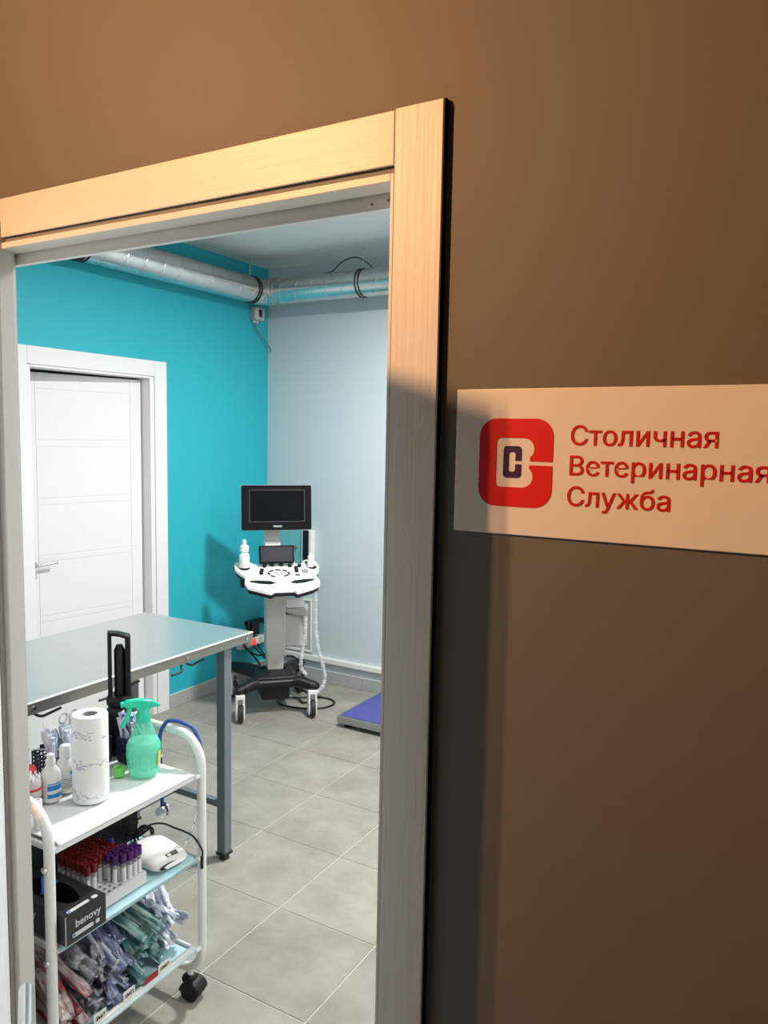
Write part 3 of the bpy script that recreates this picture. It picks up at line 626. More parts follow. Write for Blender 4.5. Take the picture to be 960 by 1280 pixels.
G().sphere((0.013, -0.164, 0.852), 0.012, 14, (1, 1, 0.5)).obj('trackball', M_wplas, con)
for (kx, kf, r) in ((-0.176, 0.088, 0.032), (0.223, 0.100, 0.026), (0.205, 0.041, 0.018)):
    G().prism([(kx + r * math.cos(t * PI / 12), kf + r * 0.9 * math.sin(t * PI / 12)) for t in range(24)], -0.001, 0.0008, SL).obj('cup_hole', M_black, con)
G().box(-0.205, -0.155, -0.165, -0.10, 0.775, 0.835).obj('probe_port', M_black, us, bev=0.004)
# tablet screen
def tilted(cx, cy, cz, tilt, w, h, d):
    return Matrix.Translation((cx, cy, cz)) @ Matrix.Rotation(tilt, 4, 'X')
TM = tilted(0.013, -0.075, 0.947, math.radians(-18), 0, 0, 0)
t_ = G().box(-0.103, 0.103, -0.008, 0.008, -0.052, 0.055, TM).obj('touch_screen', M_bezel, us, bev=0.004)
G().box(-0.093, 0.093, -0.0095, -0.008, -0.041, 0.046, TM).obj('glass', mat('grey_touch_glass', (0.028, 0.033, 0.040), 0.4, spec=0.15), t_)
# monitor
MM = tilted(0.013, -0.085, 1.228, math.radians(-5), 0, 0, 0)
mo = G().prism(rrect(-0.205, 0.205, -0.131, 0.131, 0.008, 4), 0.0, 0.040, MM @ Matrix(((1, 0, 0, 0), (0, 0, 1, 0), (0, 1, 0, 0), (0, 0, 0, 1)))).obj('monitor', M_bezel, us, bev=0.003)
G().prism(rrect(-0.207, 0.207, -0.133, 0.133, 0.009, 4), 0.010, 0.030, MM @ Matrix(((1, 0, 0, 0), (0, 0, 1, 0), (0, 1, 0, 0), (0, 0, 0, 1)))).obj('rim', M_greyplas, mo)
G().box(-0.158, 0.160, -0.0015, 0.0, -0.080, 0.100, MM).obj('screen', M_screen, mo)
g = G()
for (x0, x1, z0, z1) in ((-0.162, 0.164, 0.100, 0.104), (-0.162, 0.164, -0.084, -0.080), (-0.162, -0.158, -0.080, 0.100), (0.160, 0.164, -0.080, 0.100)): g.box(x0, x1, -0.002, 0, z0, z1, MM)
g.obj('screen_edge', mat('screen_edge_grey', (0.045, 0.055, 0.055), 0.3), mo)
text('VINNO', 0.052, MM @ Matrix.Translation((-0.024, -0.001, -0.115)) @ Matrix.Rotation(PI / 2, 4, 'X'), M_print, mo, weight=0.02)
# clear spiral sleeves of the probe cables
def sleeve(pts, r):
    P = bez(pts, 14); rs = [r * (1 + 0.16 * math.sin(i * 1.9) + 0.10 * math.sin(i * 0.7)) for i in range(len(P))]
    return G().tube(P, rs, 10).obj('cable_sleeve', M_film, us)
sleeve([(0.250, -0.02, 0.80), (0.262, 0.0, 0.70), (0.270, 0.02, 0.58), (0.275, 0.03, 0.46), (0.290, 0.03, 0.34), (0.315, 0.03, 0.25), (0.335, 0.03, 0.16), (0.325, 0.03, 0.10), (0.30, 0.03, 0.07), (0.270, 0.0, 0.062)], 0.012)
sleeve([(0.20, 0.0, 0.56), (0.205, 0.02, 0.45), (0.195, 0.03, 0.36), (0.185, 0.03, 0.27), (0.190, 0.05, 0.21), (0.22, 0.06, 0.17)], 0.012)
G().tube(bez([(0.262, -0.02, 0.79), (0.270, 0.0, 0.70), (0.276, 0.02, 0.58), (0.281, 0.03, 0.46), (0.296, 0.03, 0.34), (0.320, 0.03, 0.25), (0.338, 0.03, 0.16), (0.325, 0.03, 0.10)], 8), 0.004, 6).obj('probe_cable', M_greyplas, us)
G().tube(bez([(0.10, 0.04, 0.30), (0.15, 0.07, 0.28), (0.19, 0.10, 0.22), (0.22, 0.12, 0.14), (0.20, 0.14, 0.07)], 6), 0.006, 7).obj('probe_cable', M_cable, us)
UM = Matrix.Translation((-2.85, 3.66, 0)) @ Matrix.Rotation(UA, 4, 'Z')
def squeeze(x, f, z, r, h, label):
    t = thing('gel_bottle', label, 'bottle', UM @ Vector((x, -f, z)))
    G().lathe([(r * 0.9, 0), (r, 0.006), (r * 1.02, h * 0.35), (r * 0.98, h * 0.46), (r * 0.55, h * 0.55)], 20).obj('body', M_wplas, t)
    G().lathe([(r * 0.55, h * 0.54), (r * 0.84, h * 0.58), (r * 0.84, h * 0.76), (r * 0.42, h * 0.82), (r * 0.36, h * 0.90), (r * 0.46, h * 0.95), (r * 0.2, h)], 20).obj('cap', M_paper, t)
squeeze(-0.177, 0.090, 0.879, 0.030, 0.165, 'tall white squeeze bottle at the left end of the machine console')
squeeze(0.212, 0.100, 0.874, 0.020, 0.085, 'short white squeeze bottle at the right end of the machine console')

# ------------------------------------------------------------ wall sign in the corridor
SY = 0.993; KS = SY / 0.985
def sgn(x, z): return x * KS, 1.645 + (z - 1.645) * KS
sx0, sz1 = sgn(-0.4495, 1.7130); _, sz0 = sgn(0, 1.5185)
sg = thing('wall_sign', 'white rectangular clinic sign with red logo on the taupe wall', 'sign', (sx0, SY, 1.617))
G().box(sx0, sx0 + 0.60, SY, SY + 0.0049, sz0, sz1).obj('panel', M_sign, sg, shift=(sx0, SY, 1.617), bev=0.0015)
SGI = Matrix.Translation((-sx0, -SY, -1.617))
lx0, lz1 = sgn(-0.4135, 1.6735); lx1, lz0 = sgn(-0.3115, 1.5565); LW, LH = lx1 - lx0, lz1 - lz0
def N2(p): return (lx0 + p[0] * LW, lz1 - p[1] * LH)
PM = SGI @ Matrix(((1, 0, 0, 0), (0, 0, 1, SY - 0.0009), (0, 1, 0, 0), (0, 0, 0, 1)))
def narc(cx, cy, rx, ry, a0, a1, n=8): return [(cx + rx * math.cos(math.radians(a0 + (a1 - a0) * i / n)), cy - ry * math.sin(math.radians(a0 + (a1 - a0) * i / n))) for i in range(n + 1)]
rx, ry = 0.235, 0.205
outer = [(1.0, 0.478)] + narc(1 - rx, ry, rx, ry, 0, 90) + narc(rx, ry, rx, ry, 90, 180) + narc(rx, 1 - ry, rx, ry, 180, 270) + narc(1 - rx, 1 - ry, rx, ry, 270, 360) + [(1.0, 0.522)]
hole = [(0.70, 0.522)] + narc(0.60, 0.655, 0.145, 0.122, 50, -90, 9) + narc(0.30, 0.72, 0.062, 0.057, 270, 180, 5) + narc(0.30, 0.272, 0.062, 0.055, 180, 90, 5) + narc(0.61, 0.340, 0.145, 0.122, 90, -50, 9) + [(0.70, 0.478)]
G().prism([N2(p) for p in outer + hole], 0, 0.0009, PM).obj('logo_frame', M_signred, sg, smooth=False)
cc = [(0.585, 0.475), (0.585, 0.355)] + narc(0.540, 0.355, 0.045, 0.045, 0, 90, 4)[1:] + narc(0.385, 0.355, 0.045, 0.045, 90, 180, 4) + narc(0.385, 0.625, 0.045, 0.045, 180, 270, 4) + narc(0.540, 0.625, 0.045, 0.045, 270, 360, 4) + \
     [(0.585, 0.515), (0.505, 0.515), (0.505, 0.585), (0.485, 0.600), (0.430, 0.600), (0.412, 0.585), (0.412, 0.395), (0.430, 0.378), (0.485, 0.378), (0.505, 0.395), (0.505, 0.475)]
G().prism([N2(p) for p in cc], 0, 0.0009, PM).obj('logo_letter', M_violet, sg, smooth=False)
kk = None
for body, x, z in (('Столичная', -0.2885, 1.6402), ('Ветеринарная', -0.2885, 1.6018), ('Служба', -0.2900, 1.5625)):
    px, pz = sgn(x, z)
    o, k = text(body, 0.1745, SGI @ Matrix.Translation((px, SY - 0.0006, pz)) @ Matrix.Rotation(PI / 2, 4, 'X'), M_signtext, sg, weight=0.010, scale=kk, ext=0.0005); kk = k

# ceiling lamps (outside the frame)
def cl(name, label, x, y, z, r, m, square):
    t = thing(name, label, 'lamp', (x, y, z))
    if square:
        G().box(-r, r, -r, r, 0.010, 0.035).obj('frame', M_wplas, t, bev=0.003); G().box(-r + 0.02, r - 0.02, -r + 0.02, r - 0.02, 0.004, 0.010).obj('diffuser', m, t)
    else:
        G().lathe([(r, 0.0), (r + 0.01, 0.006), (r + 0.008, 0.02)], 28).obj('rim', M_wplas, t); G().lathe([(r - 0.012, -0.002), (r - 0.012, 0.004)], 24).obj('diffuser', m, t)
cl('ceiling_light', 'square white ceiling light above the examination table', -1.40, 2.95, ZC - 0.037, 0.15, M_light, True)
cl('ceiling_light', 'square white ceiling light added as fill at the right end of the room', 0.3, 2.2, ZC - 0.037, 0.25, M_light, True)
cl('corridor_downlight', 'round warm twin downlight in the corridor ceiling', -1.94, -0.828, 2.875, 0.07, M_lightw, False)

# ------------------------------------------------------------ trolley by the door jamb and everything on it
TRZ = 0.008; TN = Vector((-1.475, 1.08, 0)); cT, sT = math.cos(TRZ), math.sin(TRZ)
def TP(u, v, z=0.0): return Vector((TN.x - v * cT - u * sT, TN.y + u * cT - v * sT, z))   # u along the trolley, v away from the viewer
TLn, TWd = 0.50, 0.36
Z1, Z2, Z3 = 0.700, 0.455, 0.185      # shelf tops
tl = thing('trolley', 'white three shelf metal trolley on black castors beside the door jamb', 'trolley', TN, TRZ)
RT = 0.0125
for yy in (0.0, TLn):
    P = [(-x, yy, z) for x, z in rrect(0, TWd, 0.085, 0.798, 0.085, 7)]
    fr = G().tube(P, RT, 14, closed=True).obj('end_frame', M_wp, tl)
    for vq in (0.03, TWd - 0.03):
        for z in (Z1, Z2, Z3):
            if yy > 0: G().cyl((-vq * 0 - (0.0 if vq < 0.1 else TWd), yy - 0.030, z - 0.012), (-(0.0 if vq < 0.1 else TWd), yy - 0.010, z - 0.012), 0.007, n=10).obj('bracket', M_wp, fr)
    for zb in (Z1 - 0.045, Z2 - 0.025, Z3 - 0.01):
        if yy == 0: G().lathe([(0.0085, 0), (0.0085, 0.003), (0.005, 0.006), (0.001, 0.007)], 14).obj('bolt', M_chrome, fr, loc=(-0.002, -RT + 0.001, zb)).rotation_euler.x = PI / 2
for z in (Z1, Z2, Z3):
    sh = G().box(-TWd, 0.0, 0.0135, TLn - 0.030, z - 0.018, z - 0.012).obj('shelf', M_wp, tl, bev=0.001)
    for (x0, x1, y0, y1) in ((-0.010, 0.002, 0.0135, TLn - 0.030), (-TWd - 0.002, -TWd + 0.010, 0.0135, TLn - 0.030), (-TWd + 0.010, -0.010, 0.0135, 0.022), (-TWd + 0.010, -0.010, TLn - 0.038, TLn - 0.030)):
        G().box(x0, x1, y0, y1, z - 0.018, z + (0.006 if z == Z3 else -0.002)).obj('rim', M_wp, sh, bev=0.003)
for (v, u) in ((0.045, 0.498), (0.045, 0.002), (0.315, 0.498), (0.315, 0.002)):
    c = bpy.data.objects.new('castor', None)
    st = G().cyl((0, 0, 0.055), (0, 0, 0.09), 0.008, n=14).obj('castor', M_wp, tl); st.location = (-v, u, 0); st.rotation_euler.z = 1.75 if u > 0.3 else -0.5; st.scale = (1.15, 1.15, 1.0)
    g = G(); g.tube([(0, -0.004, 0.072), (0, 0.0, 0.060), (0, 0.004, 0.052)], [0.010, 0.019, 0.021], 16)
    hood = [(0.000 + 0.030 * math.cos(a), 0.028 + 0.031 * math.sin(a)) for a in [PI * k / 10 for k in range(11)]]
    g.prism(hood, -0.023, 0.023, Matrix(((0, 0, 1, 0), (1, 0, 0, -0.008), (0, 1, 0, 0.0), (0, 0, 0, 1)))); g.obj('hood', M_black, st, bev=0.003)
    for s in (-0.013, 0.013): G().cyl((s - 0.008, -0.008, 0.0255), (s + 0.008, -0.008, 0.0255), 0.0245, n=22).obj('wheel', M_black, st, bev=0.002)

def pad(name, m, z, u0, u1, v1, hang, label, amp=0.004):
    def fn(s, t):
        u = u0 + (u1 - u0) * s; d = t * (v1 + hang)          # d runs from the back edge to the hanging front edge
        n1 = noise.noise(Vector((u * 18, d * 14, z * 9))); n2 = noise.noise(Vector((u * 45, d * 30, z * 5)))
        if d < v1: v = v1 - d; zz_ = z + 0.0035 + amp * max(0, n1) * 1.2 + amp * 0.3 * abs(n2)
        else:
            e = d - v1; v = -0.0065 - amp * 0.6 * (1 + n1) * min(1, e * 60); zz_ = z + 0.0035 - e * (1 + 0.18 * n1)
        p = TP(u, v, zz_); return p
    c = TP((u0 + u1) / 2, v1 / 2, z)
    o = G().grid(60, 44, fn).obj(name, m, shift=c, loc=c, solid=0.0012); return tag(o, label, 'pad')
pad('absorbent_pad', M_cloth, Z1, 0.022, 0.465, 0.350, 0.003, 'white absorbent pad draped over the top shelf of the trolley', 0.005)
pad('absorbent_pad', M_bluepad, Z2, 0.022, 0.465, 0.350, 0.014, 'pale blue absorbent pad lining the middle shelf of the trolley', 0.003)
pad('absorbent_pad', M_bluepad, Z3 - 0.010, 0.026, 0.460, 0.345, 0.0, 'pale blue absorbent pad lining the bottom shelf of the trolley', 0.002)
T1, T2 = Z1 + 0.011, Z2 + 0.009      # resting heights on the padded shelves

def tth(name, label, cat, u, v, z, rz=0.0, group=None): return thing(name, label, cat, TP(u, v, z), TRZ + rz, group)
# paper towel roll
t = tth('paper_towel_roll', 'tall printed roll of white paper towel on the trolley top', 'paper roll', 0.212, 0.112, T1)
g = G(); n = 40; R0, R1, h = 0.0445, 0.0195, 0.222
rr = [(R0, 0), (R0 + .0005, 0.004), (R0, h - 0.003), (R0 - 0.002, h), (R1, h), (R1, 0.004), (R1, 0)]
rings = [[g.b.verts.new((r * math.cos(2 * PI * i / n), r * math.sin(2 * PI * i / n), z)) for i in range(n)] for r, z in rr]
for a, b in zip(rings, rings[1:] + rings[:1]):
    for j in range(n): g.b.faces.new((a[j], a[(j + 1) % n], b[(j + 1) % n], b[j]))
g.obj('paper', M_towel, t)
g = G(); n = 30; rr = [(R1, 0.002), (R1, h - 0.002), (R1 - 0.002, h - 0.002), (R1 - 0.002, 0.002)]
rings = [[g.b.verts.new((r * math.cos(2 * PI * i / n), r * math.sin(2 * PI * i / n), z)) for i in range(n)] for r, z in rr]
for a, b in zip(rings, rings[1:] + rings[:1]):
    for j in range(n): g.b.faces.new((a[j], a[(j + 1) % n], b[(j + 1) % n], b[j]))
g.obj('cardboard_core', mat('grey_cardboard', (0.36, 0.36, 0.35), 0.8), t)
# spray bottle
t = tth('spray_bottle', 'green translucent trigger spray bottle on the trolley top', 'spray bottle', 0.386, 0.106, T1)
prof = [(0.038, 0), (0.0425, 0.006), (0.0425, 0.014), (0.041, 0.020), (0.0455, 0.062), (0.047, 0.070), (0.047, 0.082), (0.043, 0.092), (0.034, 0.108), (0.024, 0.135), (0.0185, 0.150), (0.0175, 0.156)]
G().lathe(prof, 36).obj('bottle', M_greenbody, t)
G().lathe([(r * 0.94, z + 0.002) for r, z in prof[:8]] + [(0.0385, 0.094)], 36).obj('liquid', M_liquid, t)
g = G()
for i in range(24):
    a = 2 * PI * i / 24; g.tube([(0.0425 * math.cos(a), 0.0425 * math.sin(a), 0.022), (0.0462 * math.cos(a), 0.0462 * math.sin(a), 0.062)], 0.0012, 4)
g.obj('ribs', M_greenbody, t)['kind'] = 'stuff'
G().lathe([(0.019, 0.148), (0.0195, 0.152), (0.0195, 0.166), (0.016, 0.172), (0.014, 0.186)], 24).obj('collar', M_greenpl, t)
tang = Matrix.Rotation(math.radians(-118), 4, 'Z')       # nozzle direction: to the left, slightly toward the viewer
def sp(name, poly, w2, m=M_greenpl):
    return G().prism(poly, -w2, w2, tang @ Matrix(((1, 0, 0, 0), (0, 0, 1, 0), (0, 1, 0, 0), (0, 0, 0, 1)))).obj(name, m, t, bev=0.003)
sp('trigger_head', [(0.050, 0.196), (0.052, 0.206), (0.046, 0.213), (0.012, 0.213), (-0.020, 0.206), (-0.046, 0.190), (-0.044, 0.184), (-0.022, 0.186), (-0.015, 0.178), (0.014, 0.178), (0.022, 0.192), (0.042, 0.192)], 0.010)
sp('trigger', [(0.030, 0.193), (0.041, 0.193), (0.048, 0.170), (0.062, 0.140), (0.060, 0.136), (0.054, 0.140), (0.036, 0.165)], 0.006)
G().cyl(tang @ Vector((0.050, 0, 0.204)), tang @ Vector((0.060, 0, 0.203)), 0.008, n=16).obj('nozzle', M_greenpl, t)
G().cyl((0, 0, 0.02), (0, 0, 0.15), 0.002, n=8).obj('dip_tube', M_wplas, t)
q = []
for i in range(9):
    a = math.radians(-26 + i * 2.6); q.append(a)
g = G(); V0 = [g.b.verts.new((0.0458 * math.cos(a), 0.0458 * math.sin(a), 0.028)) for a in q]; V1 = [g.b.verts.new((0.0475 * math.cos(a), 0.0475 * math.sin(a), 0.068)) for a in q]
for i in range(8): g.b.faces.new((V0[i], V0[i + 1], V1[i + 1], V1[i]))
g.obj('yellow_sticker', mat('yellow_print', (0.75, 0.55, 0.12), 0.5), t).rotation_euler.z = 0.6
o = G().lathe([(0.0135, 0), (0.0145, 0.001), (0.0145, 0.023), (0.0135, 0.024), (0.006, 0.024), (0.006, 0.020)], 24).obj('tape_roll', M_lime, loc=TP(0.338, 0.150, T1))
tag(o, 'small lime green tape roll beside the green spray bottle', 'tape')
# white bottles and jars
def dropper(u, v, r, h, label, blue, tall):
    t = tth('medicine_bottle', label, 'bottle', u, v, T1, 0.3)
    G().lathe([(r * .93, 0), (r, 0.004), (r, h * 0.52), (r * 0.9, h * 0.62), (r * 0.45, h * 0.74), (r * 0.42, h * 0.78)], 28).obj('body', M_wplas, t)
    if tall: G().lathe([(r * 0.50, h * 0.77), (r * 0.50, h * 0.86), (r * 0.38, h * 0.90), (r * 0.40, h * 0.97), (r * 0.2, h)], 20).obj('cap', M_paper, t)
    else: G().lathe([(r * 0.62, h * 0.74), (r * 0.58, h * 0.94), (r * 0.5, h * 0.98), (r * 0.2, h)], 20).obj('cap', M_paper, t)
    def band(a0, a1, z0, z1, m, nm='label', rr=None):
        g = G(); k = 10; rr = rr or r + 0.0006
        A = [math.radians(a0 + (a1 - a0) * i / k) for i in range(k + 1)]
        lo = [g.b.verts.new((rr * math.cos(a), rr * math.sin(a), z0)) for a in A]; hi = [g.b.verts.new((rr * math.cos(a), rr * math.sin(a), z1)) for a in A]
        for i in range(k): g.b.faces.new((lo[i], lo[i + 1], hi[i + 1], hi[i]))
        g.obj(nm, m, t)
    if blue:
        band(-75, 20, h * 0.10, h * 0.185, M_bluelab); band(-75, 20, h * 0.26, h * 0.37, M_bluelab); band(-75, 20, h * 0.39, h * 0.41, M_bluelab)
    else:
        band(-80, 40, h * 0.08, h * 0.50, M_paper); band(-30, 25, h * 0.40, h * 0.47, M_bluelab, 'label', r + 0.001)
        for i in range(5): band(-70, 10, h * (0.13 + i * 0.045), h * (0.14 + i * 0.045), M_gcable, 'print_line', r + 0.001)
    return t
dropper(0.150, 0.187, 0.0245, 0.122, 'white dropper bottle with bright blue label bands on the trolley', True, True)
dropper(0.205, 0.200, 0.0250, 0.124, 'white bottle with a small blue oval on its label, right of the blue banded one', False, False)
t = tth('swab_jar', 'clear jar packed with cotton swabs and a red lid behind', 'jar', 0.101, 0.198, T1)
G().lathe([(0.0235, 0), (0.0245, 0.004), (0.0245, 0.062), (0.022, 0.07)], 26).obj('jar_body', mat('clear_jar', (0.8, 0.8, 0.8), 0.1, alpha=0.5), t)
G().lathe([(0.0249, 0.012), (0.0249, 0.026)], 26).obj('label', M_brown, t); G().lathe([(0.0249, 0.044), (0.0249, 0.050)], 26).obj('label', M_redlid, t)
for i in range(34):
    a = i * 2.4; r = 0.0215 * math.sqrt((i + 0.5) / 34); x, y = r * math.cos(a), r * math.sin(a); hh_ = 0.078 + random.uniform(-.004, .006)
    s_ = G().cyl((x, y, 0.006), (x * 1.05, y * 1.05, hh_), 0.0012, n=6).tube([(x * 1.03, y * 1.03, hh_ - 0.012), (x * 1.05, y * 1.05, hh_ - 0.004), (x * 1.05, y * 1.05, hh_)], [0.0022, 0.0028, 0.0015], 7).obj('cotton_swab', M_paper, t)
o = G().lathe([(0.030, 0), (0.031, 0.003), (0.031, 0.014), (0.029, 0.017)], 28).obj('jar_lid', M_redlid, loc=TP(0.135, 0.275, T1 + 0.048))
tag(o, 'red round jar lid behind the cotton swab jar', 'lid')
bx = G().lathe([(0.028, 0), (0.029, 0.003), (0.029, 0.044), (0.026, 0.0475)], 24).obj('cotton_pot', M_wplas, loc=TP(0.135, 0.275, T1)); tag(bx, 'low white pot under the red lid at the back of the trolley top', 'pot')
t = tth('vial', 'small dark red vial with a printed label, left of the paper towel roll', 'vial', 0.262, 0.190, T1)
G().lathe([(0.013, 0), (0.0135, 0.003), (0.0135, 0.040), (0.007, 0.047), (0.007, 0.052)], 20).obj('glass', M_amber, t)
G().lathe([(0.0138, 0.008), (0.0138, 0.028)], 20).obj('label', M_paper, t); G().lathe([(0.0085, 0.050), (0.0085, 0.060)], 18).obj('cap', M_redlid, t)
# baskets with lattice walls
def basket(name, label, u0, u1, v0, v1, z0, h, m, pitch, wd, solidback=False):
    c = TP((u0 + u1) / 2, (v0 + v1) / 2, z0); t = thing(name, label, 'basket', c, TRZ); hx, hy = (v1 - v0) / 2, (u1 - u0) / 2
    G().box(-hx, hx, -hy, hy, 0.0, 0.003).obj('bottom', m, t)
    def wall(ax, sgn_):
        L = hy if ax == 'x' else hx; g = G(); k = -L
        while k <= L + 1e-6:
            if ax == 'x': g.box(sgn_ * hx - 0.001, sgn_ * hx + 0.001, k - wd / 2, k + wd / 2, 0.003, h)
            else: g.box(k - wd / 2, k + wd / 2, sgn_ * hy - 0.001, sgn_ * hy + 0.001, 0.003, h)
            k += pitch
        z = 0.003 + pitch / 2
        while z < h:
            if ax == 'x': g.box(sgn_ * hx - 0.001, sgn_ * hx + 0.001, -hy, hy, z - wd / 2, z + wd / 2)
            else: g.box(-hx, hx, sgn_ * hy - 0.001, sgn_ * hy + 0.001, z - wd / 2, z + wd / 2)
            z += pitch
        o = g.obj('lattice_side', m, t, smooth=False); o['kind'] = 'stuff'
    wall('x', 1); wall('x', -1); wall('y', 1); wall('y', -1)
    G().tube([(hx, -hy, h), (hx, hy, h), (-hx, hy, h), (-hx, -hy, h)], 0.003, 6, closed=True).obj('rim', m, t)
    return t
basket('lattice_basket', 'navy lattice basket of sealed packs at the back of the trolley top', 0.205, 0.395, 0.245, 0.335, T1, 0.072, M_navy, 0.011, 0.0035)
basket('lattice_basket', 'black perforated basket at the back of the middle trolley shelf', 0.140, 0.458, 0.215, 0.330, T2, 0.175, M_black, 0.0088, 0.0052)
basket('lattice_basket', 'narrow dark basket of packed needles behind the spray bottle', 0.400, 0.448, 0.165, 0.225, T1, 0.070, M_navy, 0.009, 0.003)

# sealed packs
def pack_mesh(L, W, seed, crumple):
    g = G(); rnd = seed * 7.3
    def fn(s, t):
        x = (s - 0.5) * W * (1 + 0.08 * math.sin(t * 9 + seed)); y = (t - 0.5) * L
        prof = math.sin(PI * min(1, max(0, (t - 0.04) / 0.92))) ** 0.5
        z = crumple * noise.noise(Vector((s * 2.2 + rnd, t * 4 + rnd, seed))) + 0.007 * prof * (1 - (2 * s - 1) ** 2) ** 1.0
        return (x, y, z)
    g.grid(6, 14, fn); return g
def pack_proto(name, label, m, L, W, seed, crumple, group, barrel=None, cat='pack', stripe=None):
    o = pack_mesh(L, W, seed, crumple).obj(name, m, solid=0.0012, ang=70); tag(o, label, cat, group)
    if barrel: o['label'] = label.replace(' pack ', ' pack showing its barrel ', 1)
    elif stripe: o['label'] = label.replace(' pack ', ' pack with red strip ', 1)
    if barrel:
        G().cyl((0, -L * 0.36, 0.009), (0, L * 0.22, 0.009), W * 0.20, n=10).cyl((0, L * 0.22, 0.009), (0, L * 0.40, 0.009), W * 0.10, n=8).cyl((0, L * 0.39, 0.009), (0, L * 0.41, 0.009), W * 0.24, n=10).obj('syringe', barrel, o)
    if stripe:
        G().grid(3, 6, lambda s, t: ((s - 0.5) * W * 0.55, (t - 0.5) * L * 0.45 + L * 0.1, crumple * 0.5 + 0.009)).obj('printed_strip', stripe, o, solid=0.0008)
    return o
def place(o, pos, d, up, roll=0.0):
    d = Vector(d).normalized(); x = d.cross(Vector(up)).normalized(); z = x.cross(d).normalized()
    M = Matrix(((x.x, d.x, z.x, pos[0]), (x.y, d.y, z.y, pos[1]), (x.z, d.z, z.z, pos[2]), (0, 0, 0, 1))) @ Matrix.Rotation(roll, 4, 'Y')
    o.matrix_world = M
def heap(protos, n, u0, u1, v0, v1, zlo, zhi, slope, yaw, rl=0.4):
    used_ = set()
    for k in range(n):
        p = protos[k % len(protos)]
        o = p if k < len(protos) else copy_tree(p)
        f = k / max(1, n - 1); u = random.uniform(u0, u1); v = random.uniform(v0, v1)
        z = zlo + (zhi - zlo) * f + 0.25 * (v - v0) * slope
        sl = slope * random.uniform(0.6, 1.3); ya = random.uniform(-yaw, yaw)
        place(o, TP(u, v, z), (math.cos(ya), math.sin(ya), -sl), (0, 0, 1), random.uniform(-rl, rl))
def piles():
    G1 = 'pink printed packs at the near end of the bottom shelf'
    A = [pack_proto('sealed_pack', 'pink printed sealed pack heaped at the near end of the bottom shelf', P_pink, 0.15, 0.026, i + 1, 0.010, G1, stripe=P_redstripe if i == 1 else None) for i in range(3)]
    heap(A, 34, 0.035, 0.105, 0.05, 0.20, 0.200, 0.318, 0.62, 0.28)
    G2 = 'grey paper packs above the first shelf tag'
    A = [pack_proto('sealed_pack', 'crumpled grey paper pack in the heap above the first shelf tag', P_grey, 0.095, 0.036, i + 11, 0.024, G2) for i in range(3)]
    heap(A, 28, 0.122, 0.172, 0.045, 0.19, 0.200, 0.318, 0.45, 0.7, 0.9)
    G3 = 'blue violet syringe packs above the second shelf tag'
    A = [pack_proto('syringe_pack', 'blue violet syringe pack in the heap above the second shelf tag', P_blue, 0.17, 0.030, i + 21, 0.010, G3, barrel=M_pale if i < 2 else None) for i in range(3)]
    heap(A, 30, 0.190, 0.260, 0.080, 0.19, 0.200, 0.335, 0.50, 0.24)
    G4 = 'teal syringe packs in the middle of the bottom shelf'
    A = [pack_proto('syringe_pack', 'teal green syringe pack in the heap above the red shelf tag', P_teal, 0.17, 0.032, i + 31, 0.012, G4, barrel=M_paleg if i < 2 else None) for i in range(3)]
    heap(A, 32, 0.280, 0.365, 0.075, 0.19, 0.200, 0.350, 0.45, 0.3)
    G5 = 'pale lilac packs at the far end of the bottom shelf'
    A = [pack_proto('syringe_pack', 'pale lilac syringe pack heaped at the far end of the bottom shelf', P_pale, 0.12, 0.028, i + 41, 0.014, G5, barrel=M_pale if i == 1 else None) for i in range(3)]
    heap(A, 34, 0.385, 0.455, 0.055, 0.18, 0.198, 0.325, 0.30, 0.55, 0.7)
M_pale = mat('pale_syringe_barrel', (0.62, 0.66, 0.78), 0.25); M_paleg = mat('pale_green_barrel', (0.45, 0.62, 0.58), 0.25)
piles()
GT = 'packs standing in the navy basket'
A = [pack_proto('sealed_pack', 'clear pale blue pack standing in the navy basket on the trolley top', P_pale, 0.085, 0.026, 51 + i, 0.006, GT, barrel=M_pale if i == 0 else None) for i in range(2)]
for k in range(15):
    o = A[k] if k < 2 else copy_tree(A[k % 2]); u = 0.222 + 0.0113 * k
    place(o, TP(u, random.uniform(0.262, 0.318), T1 + 0.088 + random.uniform(-0.008, 0.012)), (random.uniform(-.2, .2), random.uniform(-.35, .15), 1), (1, -0.4, 0))
GN = 'packed needles in the narrow basket'
A = [pack_proto('needle_pack', 'packed needle standing in the narrow basket behind the spray bottle', P_pale if i else P_blue, 0.085, 0.016, 61 + i, 0.004, GN, barrel=M_cappur if i else M_pale) for i in range(2)]
for k in range(14):
    o = A[k] if k < 2 else copy_tree(A[k % 2])
    place(o, TP(0.404 + 0.003 * k, 0.172 + 0.016 * (k % 4), T1 + 0.090 + random.uniform(-0.006, 0.014)), (random.uniform(-.25, .35), random.uniform(-.45, .1), 1), (1, -0.4, 0))
# scissors standing in the basket
t = tth('scissors', 'steel scissors standing with ring handles up in the navy basket', 'scissors', 0.284, 0.290, T1 + 0.014)
for s in (-1, 1):
    c = Vector((0.004, s * 0.0165, 0.142)); P = [c + Vector((0.003 * math.sin(2 * PI * i / 20), 0.0125 * math.cos(2 * PI * i / 20), 0.0145 * math.sin(2 * PI * i / 20))) for i in range(20)]
    b = G().tube(P, 0.0024, 8, closed=True).obj('handle_ring', M_chrome, t)
    G().tube([(0.003, s * 0.010, 0.130), (0.002, s * 0.004, 0.09), (0, 0, 0.07), (0, -s * 0.005, 0.01)], [0.003, 0.003, 0.004, 0.0015], 8).obj('blade', M_chrome, b)
